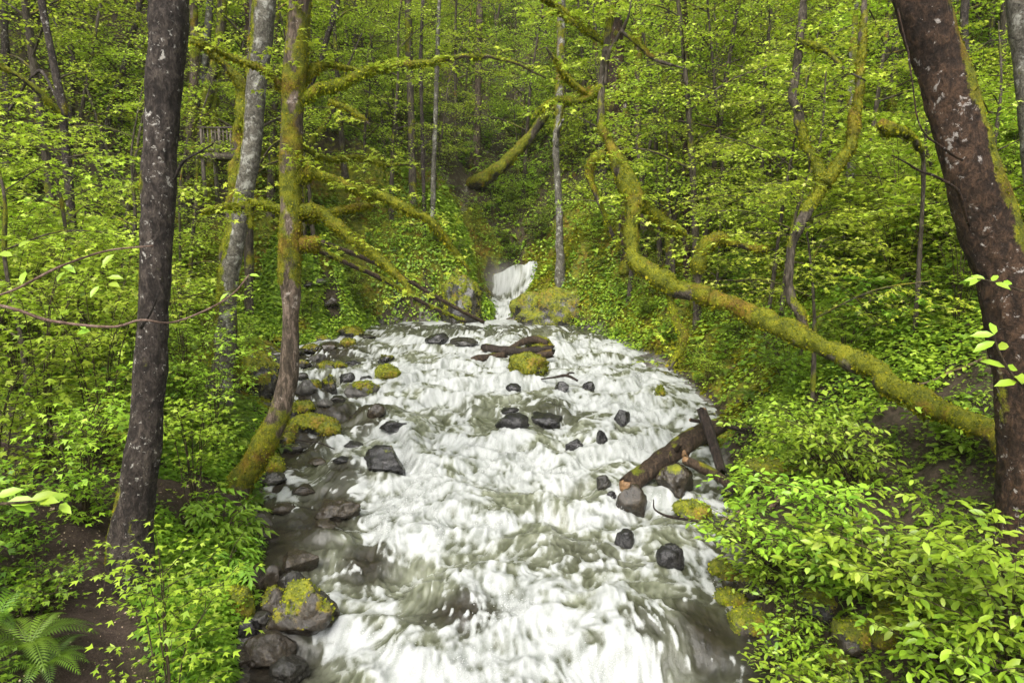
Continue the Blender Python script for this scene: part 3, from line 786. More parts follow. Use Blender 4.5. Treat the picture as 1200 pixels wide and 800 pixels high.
# rocks lying on the right bank under the leaning bushes
for i, (px, py, w, h, ms, mat, lab) in enumerate([
    (846, 676, 34, 26, .8, 'rock', 'moss capped rock at the waterline by the tips of the overhanging bush'),
    (856, 708, 38, 24, .85, 'rock', 'low mossy rock under the overhanging bush, next to the calm dark water'),
    (876, 737, 46, 40, .75, 'rock_brown', 'brown and moss rock at the right waterline near the bottom'),
    (925, 741, 30, 30, .95, 'rock', 'small round bright moss cushion rock under the right bush'),
    (1000, 758, 46, 34, .6, 'rock_brown', 'brownish mossy rock deep under the right bush'),
    (1045, 745, 44, 46, .85, 'rock', 'tall yellow mossy rock under the right bush'),
    (1050, 712, 46, 16, .9, 'rock', 'long flat mossy ledge rock under the right bush'),
    (985, 780, 40, 26, .8, 'rock', 'mossy rock at the bottom edge below the right bush'),
    (1130, 770, 60, 40, .6, 'rock', 'broad mossy rock in the lower right corner'),
    (905, 560, 60, 30, .6, 'rock', 'mossy rock showing between leaves right of the log jam'),
    (890, 690, 46, 30, .5, 'rock_brown', 'brown rock behind the moss cushion rock'),
    (960, 715, 50, 30, .5, 'rock', 'dark mossy rock shaded by the right bush')]):
    p = hit(px, py); dep = depth(px, py, p[1])
    make_rock('boulder', (p[0], p[1], p[2] + h * dep / F * .1), w * dep / F * .55, w * dep / F * .5, h * dep / F * .6, ms, mat, .4, 300 + i, lab, 'boulder', 'mossy rocks on the right bank')
# ------------------------------------------------------------------ trunks, branches, logs
def tufts(q, faces, m, N, e, Yd, dens, seed, thr=.42, cap=5000, hang=.25, size=1.0):
    rng = np.random.default_rng(seed); Q = faces[0]
    a = q[Q]; ar = np.linalg.norm(np.cross(a[:, 2] - a[:, 0], a[:, 3] - a[:, 1]), axis=1) * .5 * (m[Q].mean(1) > thr)
    tot = ar.sum()
    if tot <= 0: return None
    n = int(min(cap * 1.6, 1.9 * dens * tot))
    if n < 5: return None
    idx = rng.choice(len(Q), n, p=ar / tot); u = rng.random((n, 1)); v = rng.random((n, 1))
    t = a[idx]; p = (t[:, 0] * (1 - u) + t[:, 1] * u) * (1 - v) + (t[:, 3] * (1 - u) + t[:, 2] * u) * v
    nn = N[Q[idx, 0]]
    sz = (.014 + .0009 * Yd) * np.minimum(rng.lognormal(0, .4, n), 2.5) * (1 + .6 * (nn[:, 2] < -.3)) * size * .85
    xd = norm(nn * .8 + rng.normal(size=(n, 3)) * .5 + np.array([0, 0, -1.0]) * hang * (1 + (nn[:, 2:3] < -.2)))
    return p, xd, nn + rng.normal(size=(n, 3)) * .6, sz

def wpath(pts, dm, snap=False):
    out = []
    if snap:      # stand the tree where the line of sight to its foot meets the slope
        b = pts[-2] if pts[-1][3] > pts[-2][3] + 2 else pts[-1]; k = hit(b[0], b[1])[1] / b[3]; pts = [(*t[:3], t[3] * k, *t[4:]) for t in pts]
    for t in pts:
        px, py, w, Y = t[:4]; ms = t[4] if len(t) > 4 else dm
        p = P(px, py, Y); out.append([*p, w * .90 * depth(px, py, Y) / F / 2, ms])
    return np.array(out)

def limb(e, o0, arr, mat, name, seed, ring=12, step=.05, thick=.02, lump=.15, namp=.08, dens=900, cap=4000, flare=0, tuft=True, hang=.3, size=1.0, mdir=None, kink=False):
    L = np.linalg.norm(np.diff(arr[:, :3], axis=0), axis=1).sum()
    n = int(np.clip(L / step, 8, 420)); a = catmull(arr, n); a[:, 3] = np.maximum(a[:, 3], .004)
    if (name == 'branch' or kink) and ring < 40:      # knees and kinks, so that no limb runs like a hose
        s_ = np.linspace(0, L, n); k_ = np.minimum(1, np.minimum(s_, L - s_) / .4)[:, None]
        w_ = np.stack([fbm(s_ * 2.6, s_ * 0 + 9.3 * c, o=3, seed=seed + c) - .5 for c in range(3)], -1)
        a[:, :3] += w_ * k_ * (1.3 * a[:, 3:4] + .05); a[:, 3] *= 1 + .5 * (fbm(s_ * 4.5, s_ * 0, o=2, seed=seed + 9) - .5)
    q, f, m, N = tube(a[:, :3], a[:, 3], ring, namp, 3, seed, a[:, 4], True, flare, lump, thick, mdir)
    mb = MB(); mb.add(q, f, moss=m)
    o = mb.build(name, mat, e, o0)
    if tuft:
        Yd = float(a[:, 1].mean()); g = tufts(q, f, m, N, e, Yd, dens, seed, cap=cap, hang=hang, size=size)
        if g:
            mb = MB(); put_leaves(mb, LEAF_FAR, *g, rng=np.random.default_rng(seed + 5)); mb.build('moss', M['mossleaf'], o, o0)
        return o, None
    return o, None

def hero(name, label, cat, trunk, branches=(), bark='bark_dark', dm=.3, root=True, up=5.0, thick=.015, group=None, seed=0, flare=.5, ring=20, dens=900, lump=.12, cap=5000, crown=None, size=1.0, tufton=True, snap=False, mdir=None, kink=False):
    ks = hit(trunk[-1][0], trunk[-1][1])[1] / trunk[-1][3] if snap else 1.0
    if snap: branches = [[(*t[:3], t[3] * ks, *t[4:]) for t in b] for b in branches]
    arr = wpath(trunk, dm, snap)                    # listed from the top down to the base
    if up:
        d = norm(arr[0, :3] - arr[1, :3]); r0 = arr[0, 3]
        ext = [[*(arr[0, :3] + d * up * k + np.array([.1 * k, .1 * k, 0])), r0 * (1 - .6 * k), arr[0, 4]] for k in (1, .5)]
        arr = np.vstack([ext, arr])
    if root:
        b = arr[-1].copy(); g = float(terr(b[0], b[1]))
        dv = norm(arr[-1, :3] - arr[-2, :3]); b[:3] += dv * .45; b[2] = min(b[2], g) - .6; b[3] *= 1.15; arr = np.vstack([arr, b])
    arr = arr[::-1]                            # base first
    o0 = arr[0, :3].copy()
    e = thing(name, label, cat, o0, group)
    G = []
    o, g = limb(e, o0, arr, M[bark], 'trunk', seed, ring, (.05 if ring < 40 else .022) + .002 * arr[0, 1], thick, lump, .09, dens, cap, flare, tufton, size=size, mdir=mdir, kink=kink)
    if g: G.append(g)
    tips = []
    for k, br in enumerate(branches):
        ba = wpath(br, .8 if dm < .8 else dm)
        o, g = limb(e, o0, ba, M[bark], 'branch', seed + 31 * (k + 1), 10, .05, thick * 1.1, .34, .14, dens * 1.2, 3000, 0, tufton, hang=.5, size=size)
        tips.append(ba)
        if g: G.append(g)
    if G:
        mb = MB(); rng = np.random.default_rng(seed + 5)
        for p, x, nn, sz in G: put_leaves(mb, LEAF_FAR, p, x, nn, sz, rng=rng)
        mb.build('moss', M['mossleaf'], e, o0)
    if crown: crown(e, o0, arr, tips)
    return e, arr, tips

# leafy side twigs on a hero limb
def leafy(T, mat, size, n, spread, t0=0.2, seed=0, name='foliage', updir=.3):
    def f(e, o0, arr, tips):
        rng = np.random.default_rng(seed); pl = Plant(rng)
        for ba in tips + [arr]:
            a = catmull(ba, 40); k = int(n * max(1, np.linalg.norm(np.diff(ba[:, :3], axis=0), axis=1).sum()) / 3)
            lo = int((t0 if ba is not arr else .55) * 39)
            for i in rng.integers(lo, 40, k):
                d = norm(rng.normal(size=3) * [1, 1, .25] + [0, 0, updir]); pl.twig(a[i, :3], d, spread * rng.uniform(.4, 1), .006, size, 1)
        pl.finish(e, T, mat, o0, name)
    return f

class Plant:
    """grows twigs; gathers stems and leaves, then makes the two parts"""
    def __init__(s, rng): s.rng = rng; s.mb = MB(); s.L = []; s.k = 0
    def stick(s, p, r, ring=5, moss=0, namp=.05):
        s.k += 1
        q, f, m, N = tube(p, r, ring, namp, 3, s.k, None, False); s.mb.add(q, f, moss=moss); return p
    def twig(s, p0, d, L, r, ls, sub, flat=.35, droop=.12, gap=.75, ring=3):
        rng = s.rng; n = 5; t = np.linspace(0, 1, n)[:, None]
        side = norm(np.cross(d, [0, 0, 1.0]) + 1e-6)
        w = rng.normal() * .10 * L
        p = p0 + d * t * L + side * w * np.sin(t * 2.4) + np.array([0, 0, -1.0]) * droop * L * t ** 2
        s.mb_quick(p, r, r * .4, ring)
        dd = norm(p[-1] - p[-2]); nl = max(3, int(L * .85 / (ls * gap)))
        u = np.linspace(.22, 1, nl); i = np.minimum((u * (n - 1)).astype(int), n - 2); fr = (u * (n - 1) - i)[:, None]
        q = p[i] * (1 - fr) + p[i + 1] * fr
        sg = np.where(np.arange(nl) % 2, 1.0, -1.0)[:, None]; sg[-1] = 0
        if ls > .0 and sub < 2:
            xd = norm(norm(p[i + 1] - p[i]) * .55 + side * sg * .9 + rng.normal(size=(nl, 3)) * .28)
            nd = np.array([0, 0, 1.0]) + rng.normal(size=(nl, 3)) * .33 + side * sg * .25
            s.L.append((q, xd, nd, ls * rng.uniform(.65, 1.2, nl)))
        if sub > 0:
            for kk in range(max(2, int(L / .22)) if L > .5 else 2):
                uu = rng.uniform(.25, .95); j = min(int(uu * (n - 1)), n - 2); f2 = uu * (n - 1) - j
                b = p[j] * (1 - f2) + p[j + 1] * f2; sgn = 1 if kk % 2 else -1
                nd_ = norm(dd * rng.uniform(.4, .9) + side * sgn * rng.uniform(.5, 1.1) + np.array([0, 0, 1.0]) * rng.normal() * flat)
                s.twig(b, nd_, L * rng.uniform(.35, .6), r * .6, ls, sub - 1, flat, droop, gap, 3)
        return p
    def mb_quick(s, p, r0, r1, ring=3):
        n = len(p); T = norm(np.gradient(p, axis=0)); U = norm(np.cross(T, [0.1, .2, 1.0])); W = np.cross(T, U)
        a = np.arange(ring) / ring * 2 * PI; r = np.linspace(r0, r1, n)[:, None, None]
        q = p[:, None] + (U[:, None] * np.cos(a)[None, :, None] + W[:, None] * np.sin(a)[None, :, None]) * r
        I = np.arange(n - 1)[:, None] * ring; J = np.arange(ring)[None]; K = (J + 1) % ring
        s.mb.add(q.reshape(-1, 3), [np.stack([I + J, I + K, I + ring + K, I + ring + J], -1).reshape(-1, 4)])
    def leaves(s, T, rng):
        mb = MB(); q = [np.concatenate([l[k] for l in s.L]) for k in range(4)]
        # fresh light tips, older leaves inside
        rn = np.clip(rng.normal(.5, .22, len(q[0])), 0, 1)
        put_leaves(mb, T, q[0], q[1], q[2], q[3], rnd=rn, rng=rng); return mb
    def finish(s, e, T, mat, o0, name='foliage', stem='twigs', smat='stem'):
        a = s.mb.build(stem, M[smat], e, o0) if s.mb.V else None
        b = s.leaves(T, s.rng).build(name, M[mat], e, o0, smooth=False) if s.L else None
        return a, b

# --- log helper: a tube lying in the stream, with broken ends
def log(name, label, pts, mat, seed, ring=16, moss=0.0, cat='log', group=None, stubs=(), thick=.02, cut=True, namp=.16):
    arr = wpath(pts, moss); o0 = arr[0, :3].copy()
    L = np.linalg.norm(np.diff(arr[:, :3], axis=0), axis=1).sum(); n = int(np.clip(L / .05, 10, 120)); a = catmull(arr, n)
    rng = np.random.default_rng(seed)
    q, f, m, N = tube(a[:, :3], a[:, 3], ring, namp, 4, seed, a[:, 4], True, 0, .12, thick)
    # ragged broken ends
    for s0, sg in ((0, -1), ((n - 1) * ring, 1)):
        T = norm(a[1, :3] - a[0, :3]) if sg < 0 else norm(a[-1, :3] - a[-2, :3])
        q[s0:s0 + ring] += sg * T * (rng.random((ring, 1)) * a[0, 3] * 1.2)
    parts = len(stubs) > 0 or moss > .3 or cut
    e = thing(name, label, cat, o0, group) if parts else None
    mb = MB(); mb.add(q, f, moss=m); o = mb.build('bark' if parts else name, M[mat], e, o0)
    if not parts: return tag(o, label, cat, group)
    for k, st in enumerate(stubs):
        ba = wpath(st, moss); limb(e, o0, ba, M[mat], 'branch_stub', seed + k + 1, 8, .04, .005, .2, .12, tuft=False)
    if moss > .3:
        g = tufts(q, f, m, N, e, float(a[:, 1].mean()), 900, seed, cap=2500)
        if g: mb = MB(); put_leaves(mb, LEAF_FAR, *g, rng=rng); mb.build('moss', M['mossleaf'], e, o0)
    if cut:
        T = norm(a[1, :3] - a[0, :3]); c = a[0, :3] - T * a[0, 3] * .3; V, Fc = ICO3
        V = V * (1 + .5 * (fbm(V[:, 0] * 5, V[:, 1] * 5, V[:, 2] * 5, seed=seed) - .5))[:, None] * a[0, 3] * .88
        mb = MB(); mb.add(V + c, [Fc]); mb.build('broken_end', M['cutwood'], e, o0)
    return e
ICO3 = ico(3)

# ================================================================== the hero trees
hero('dark_tree', 'big dark trunk flecked with white lichen rising from the dirt path at left', 'tree',
     [(198, -10, 48, 6.7), (197, 40, 46, 6.7), (192, 110, 43, 6.7), (187, 200, 42, 6.65), (183, 300, 40, 6.6), (178, 400, 39, 6.55), (171, 500, 40, 6.5), (160, 590, 46, 6.45), (152, 660, 55, 6.4, .25), (148, 690, 61, 6.4, .3)],
     [[(205, 210, 4, 6.5, 0), (215, 190, 3, 6.4, 0), (238, 176, 3, 6.3, 0), (250, 168, 2, 6.2, 0)],
      [(165, 384, 4, 6.3, 0), (180, 360, 3, 6.2, 0), (186, 340, 2, 6.15, 0)]],
     bark='bark_dark', dm=.16, seed=1, mdir=(-.45, .2, 0), snap=True, ring=64, flare=.45, lump=.14, dens=700, thick=.012)

hero('mossy_maple', 'curved mossy trunk leaning over the left shore with long moss-sleeved limbs', 'tree',
     [(354, -10, 27, 11.2, .66), (349, 40, 27, 11.2, .74), (343, 110, 28, 11.2, .6), (341, 180, 27, 11.2, .82), (341, 250, 28, 11.2, .76), (339, 320, 26, 11.2, .75), (341, 342, 26, 11.2, .3), (341, 372, 21, 11.2, .0), (340, 410, 22, 11.2, .0), (337, 445, 24, 11.15, .25), (326, 487, 26, 11.1, .6), (309, 523, 28, 11.05, .8), (292, 550, 30, 11.0, .8), (279, 572, 33, 10.95, .8)],
     [[(350, 118, 13, 11.2, 1), (380, 104, 12, 11.3, 1), (410, 95, 11, 11.4, 1), (450, 79, 9, 11.5, 1), (500, 75, 7, 11.6, .9), (550, 66, 5, 11.8, .7), (590, 70, 3, 12, .4), (640, 92, 2, 12.2, .1)],
      [(352, 246, 14, 11.2, 1), (375, 250, 14, 11.2, 1), (400, 266, 13, 11.1, 1), (425, 290, 11, 11.0, 1), (450, 308, 9, 10.9, .95), (468, 325, 7, 10.8, .9), (480, 345, 5, 10.7, .7), (483, 360, 3, 10.7, .4)],
      [(335, 248, 10, 11.2, 1), (310, 240, 9, 11.1, 1), (285, 240, 9, 11.0, 1), (258, 243, 7, 10.9, 1), (236, 248, 4, 10.8, .8)],
      [(291, 240, 7, 11.0, 1), (293, 252, 7, 11.0, 1), (294, 268, 5, 11.0, .9)],
      [(350, 212, 14, 11.2, 1), (362, 202, 12, 11.1, 1), (385, 208, 10, 11.1, 1), (415, 220, 9, 11.1, 1), (450, 232, 10, 11.1, 1), (480, 245, 10, 11.1, 1), (508, 265, 8, 11.2, 1), (530, 290, 5, 11.3, .8), (550, 318, 3, 11.4, .4)],
      [(362, 205, 12, 11.1, 1), (364, 195, 11, 11.1, 1), (365, 189, 8, 11.1, 1)],
      [(375, 252, 6, 11.2, 1), (395, 246, 7, 11.3, 1), (415, 243, 6, 11.4, 1), (440, 240, 5, 11.5, .9)],
      [(350, 284, 17, 11.2, 1), (362, 284, 17, 11.2, 1), (374, 285, 15, 11.2, 1)],
      [(336, 110, 7, 11.2, 1), (318, 92, 6, 11.1, 1), (300, 80, 7, 11.0, 1), (270, 66, 6, 10.9, 1), (240, 54, 5, 10.8, 1), (222, 48, 3, 10.7, .8)],
      [(352, 245, 7, 11.3, 1), (360, 262, 6, 11.5, 1), (368, 258, 5, 11.6, 1), (380, 250, 4, 11.7, .9)],
      [(352, 105, 5, 11.3, 1), (365, 85, 8, 11.4, 1), (385, 76, 6, 11.5, 1), (405, 80, 4, 11.6, .9), (430, 84, 2, 11.8, .5)],
      [(385, 118, 4, 11.3, .9), (405, 126, 4, 11.3, 1), (425, 138, 3, 11.2, .9), (433, 146, 2, 11.2, .6)],
      [(352, 172, 3, 11.3, .8), (380, 185, 4, 12, 1), (420, 186, 4, 12.4, 1), (450, 192, 3, 12.6, .9), (480, 193, 2, 12.8, .5)]],
     bark='bark_pink', dm=.8, seed=2, ring=22, flare=.05, thick=.015, lump=.15, dens=1500, cap=9000,
     crown=leafy(LEAF_MAPLE, 'leaf_tree', .095, 12, .65, .3, 3))

hero('grey_alder', 'pale grey lichen mottled trunk just left of the curved mossy trunk', 'tree',
     [(312, -10, 26, 14.5, .12), (308, 40, 25, 14.5, .12), (300, 110, 24, 14.5, .14), (294, 180, 24, 14.4, .1), (284, 240, 24, 14.4, .15), (275, 290, 23, 14.3, .25), (268, 330, 24, 14.3, .45), (263, 400, 26, 14.2, .4), (257, 450, 30, 14.1, .3)],
     [], bark='bark_grey', dm=.12, seed=3, mdir=(-.7, 0, 0), ring=20, thick=.03, dens=900)

hero('mossy_snag_tree', 'thin mossy trunk ending in a bent elbow limb, just left of the grey trunk', 'tree',
     [(284, 100, 11, 15.2, 1), (283, 130, 13, 15.2, .9), (279, 165, 13, 15.2, .8), (277, 200, 14, 15.2, .7), (274, 240, 14, 15.1, .6), (268, 300, 15, 15.0, .6)],
     [[(284, 104, 11, 15.2, 1), (279, 92, 10, 15.1, 1), (266, 80, 8, 15.0, 1), (252, 67, 7, 14.9, 1), (240, 55, 6, 14.8, 1), (224, 38, 4, 14.7, .9)],
      [(280, 135, 5, 15.2, .9), (290, 110, 4, 15.3, .9), (294, 60, 6, 15.4, .5), (296, 0, 7, 15.5, .3), (297, -40, 6, 15.6, .3)]],
     bark='bark_far', dm=.8, seed=4, kink=True, up=0, thick=.04, ring=14, dens=900)

hero('dark_sapling', 'slim nearly black trunk at the far left with a mossy arm', 'tree',
     [(46, -20, 9, 15), (52, 20, 9, 15), (58, 50, 8, 15), (66, 90, 9, 15), (72, 120, 11, 15, .3), (75, 150, 9, 15), (78, 184, 10, 15)],
     [[(72, 136, 6, 15, .9), (60, 122, 5, 14.8, .9), (40, 104, 5, 14.6, .9), (20, 90, 5, 14.4, .9), (-10, 72, 5, 14.2, .9)],
      [(68, 118, 4, 15, .1), (48, 84, 4, 15.3, .1), (30, 100, 3, 15.6, .1), (10, 132, 3, 16, .1)]],
     bark='bark_dark', dm=.1, seed=5, ring=12, thick=.03, dens=500)

# right side
hero('leaning_giant', 'huge leaning brown trunk at the right with orange moss down its outer edge', 'tree',
     [(1072, -20, 57, 6.9, .05), (1083, 20, 59, 6.9, .05), (1102, 80, 59, 6.9, .1), (1122, 150, 59, 6.85, .12), (1141, 215, 61, 6.8, .12), (1158, 270, 63, 6.8, .15), (1178, 330, 65, 6.75, .2), (1192, 400, 68, 6.7, .25), (1203, 470, 72, 6.65, .2), (1210, 540, 78, 6.6, .2), (1212, 600, 84, 6.6, .2)],
     [[(1128, 188, 3, 6.6, 0), (1105, 175, 3, 6.4, 0), (1085, 160, 2, 6.3, 0), (1074, 140, 2, 6.3, 0), (1071, 100, 2, 6.3, 0), (1063, 60, 2, 6.4, 0), (1052, 10, 2, 6.5, 0)],
      [(1136, 265, 3, 6.5, 0), (1122, 226, 4, 6.3, 0), (1098, 208, 3, 6.1, 0), (1070, 196, 3, 6.0, 0), (1045, 182, 2, 5.9, 0)]],
     bark='bark_brown', dm=.24, seed=6, mdir=(1.1, -.15, .2), ring=64, flare=.25, lump=.10, thick=.03, dens=900)

hero('edge_tree', 'grey lichen trunk cut off by the upper right edge', 'tree',
     [(1192, -20, 28, 10.5, .1), (1196, 20, 28, 10.5, .1), (1202, 70, 28, 10.5, .12), (1208, 130, 29, 10.4, .15), (1216, 220, 30, 10.4, .2), (1224, 330, 32, 10.3, .3)],
     [], bark='bark_grey', dm=.1, seed=7, ring=20, dens=500)

# the moss log that leans out over the stream and turns up into a gnarled crown
hero('gnarled_maple', 'moss-cloaked trunk reaching out low from the right bank then turning up over the stream', 'tree',
     [(716, 20, 8, 12.6, .4), (712, 60, 8, 12.5, .5), (706, 100, 9, 12.4, .5), (707, 150, 9, 12.2, .7), (722, 185, 13, 12.0, .9), (739, 218, 25, 11.8, 1), (742, 240, 18, 11.7, 1), (740, 275, 15, 11.6, .9), (744, 300, 17, 11.5, .9), (768, 322, 25, 11.3, 1), (800, 338, 22, 11.1, .5), (818, 345, 22, 11.0, .8), (860, 358, 24, 10.7, 1), (905, 378, 23, 10.4, 1), (940, 396, 25, 10.1, .95), (980, 414, 26, 9.8, .95), (1020, 436, 26, 9.5, .95), (1060, 460, 27, 8.9, .9), (1110, 480, 28, 8.3, .85), (1150, 500, 28, 7.9, .9), (1180, 525, 28, 7.6, .9), (1205, 560, 30, 7.4, .8)],
     [[(746, 236, 14, 11.7, 1), (765, 250, 11, 11.8, 1), (785, 265, 10, 11.9, 1), (801, 274, 8, 12.0, .95), (802, 284, 4, 12.0, .8)],
      [(708, 182, 9, 12.1, 1), (697, 186, 9, 12.1, 1), (690, 203, 8, 12.1, .9), (697, 225, 6, 12.1, .7), (708, 250, 5, 12.1, .6), (718, 272, 5, 12.1, .6), (725, 294, 4, 12.1, .5)],
      [(818, 346, 5, 11.0, .2), (817, 325, 7, 11.0, .2), (815, 312, 16, 11.0, 1), (820, 293, 17, 11.0, 1), (835, 280, 14, 11.0, 1), (848, 279, 10, 11.0, 1), (868, 288, 8, 11.0, 1), (888, 291, 7, 10.9, 1), (900, 293, 4, 10.9, .9)],
      [(945, 395, 14, 10.1, .5), (938, 372, 13, 10.2, .5), (926, 345, 12, 10.3, .3), (923, 318, 11, 10.4, .3), (925, 290, 11, 10.5, .3), (940, 258, 12, 10.7, .4), (962, 225, 13, 10.9, .9), (960, 205, 12, 11.0, .9), (945, 175, 11, 11.2, .6), (933, 140, 12, 11.3, .4), (932, 100, 11, 11.4, .2), (936, 50, 11, 11.5, .2), (944, 0, 10, 11.6, .2), (950, -60, 8, 11.7, .2)],
      [(966, 215, 13, 10.9, 1), (980, 195, 13, 11, 1), (995, 175, 12, 11.1, 1), (1001, 150, 11, 11.2, .8), (1005, 110, 10, 11.4, .8), (1010, 60, 9, 11.6, .6), (1014, 10, 8, 11.8, .5), (1018, -60, 6, 12, .4)],
      [(935, 50, 7, 11.4, .6), (950, 52, 7, 11.3, .8), (970, 62, 5, 11.2, .6), (990, 82, 3, 11.1, .2), (1015, 95, 2, 11, 0)],
      [(784, 340, 9, 11.2, .9), (790, 370, 8, 11.1, 1), (799, 390, 8, 11.0, 1), (797, 410, 8, 11.0, 1), (789, 425, 5, 11.0, .8), (784, 434, 3, 11.0, .6)],
      [(706, 102, 8, 12.4, 1), (690, 112, 8, 12.4, 1), (668, 118, 8, 12.4, 1), (645, 120, 6, 12.4, 1), (630, 132, 4, 12.4, .8), (625, 140, 2, 12.4, .6)],
      [(686, 110, 5, 12.4, 1), (670, 95, 6, 12.3, 1), (655, 80, 5, 12.2, .9), (645, 66, 3, 12.1, .6), (640, 56, 2, 12.0, .3)],
      [(709, 100, 5, 12.4, .3), (713, 70, 5, 12.3, .1), (722, 45, 4, 12.2, .1), (733, 30, 4, 12.1, .1), (738, 15, 2, 12, 0), (741, -10, 2, 12, 0)],
      [(728, 36, 4, 12.1, .3), (745, 52, 4, 12.0, .6), (768, 70, 4, 11.9, .3), (800, 80, 2, 11.8, .1)],
      [(700, 45, 6, 12.5, .9), (680, 28, 6, 12.5, 1), (660, 10, 6, 12.4, 1), (640, 0, 5, 12.3, .9), (610, -15, 3, 12.2, .6)],
      [(705, 50, 4, 12.5, .9), (690, 40, 5, 12.4, 1), (665, 22, 5, 12.3, 1), (652, 12, 4, 12.2, .9), (635, 22, 2, 12.1, .3)]],
     bark='bark_far', dm=.9, seed=8, kink=True, root=True, ring=20, flare=.1, thick=.018, lump=.25, dens=1500, cap=9000, up=3.0,
     crown=leafy(LEAF_MAPLE, 'leaf_tree', .095, 15.0, .75, .2, 13))

hero('moss_arm_snag', 'short moss-wrapped broken limb jutting from the slope left of the leaning giant', 'dead limb',
     [(1030, 143, 4, 10.5, .9), (1038, 150, 11, 10.5, 1), (1050, 155, 10, 10.6, 1), (1062, 158, 6, 10.8, .9), (1075, 172, 4, 11.2, .5), (1082, 215, 5, 11.6, .2)],
     [], bark='bark_far', dm=1, seed=9, up=0, ring=12, thick=.05, dens=1200, root=True)

hero('hollow_tree', 'dark ivy-scarred stout trunk with a hollow standing behind the gnarled maple', 'tree',
     [(715, -20, 20, 17), (720, 40, 22, 17), (722, 90, 22, 17, .3), (722, 130, 22, 17, .5), (727, 165, 20, 17, .1), (733, 190, 20, 17, .2), (736, 235, 20, 17, .6), (738, 290, 22, 17, .5)],
     [[(728, 80, 7, 16.8, .9), (732, 110, 8, 16.7, .8), (733, 150, 8, 16.7, .7), (732, 190, 6, 16.8, .7)]],
     bark='bark_brown', dm=.35, seed=10, snap=True, ring=18, thick=.05, lump=.3, dens=600)

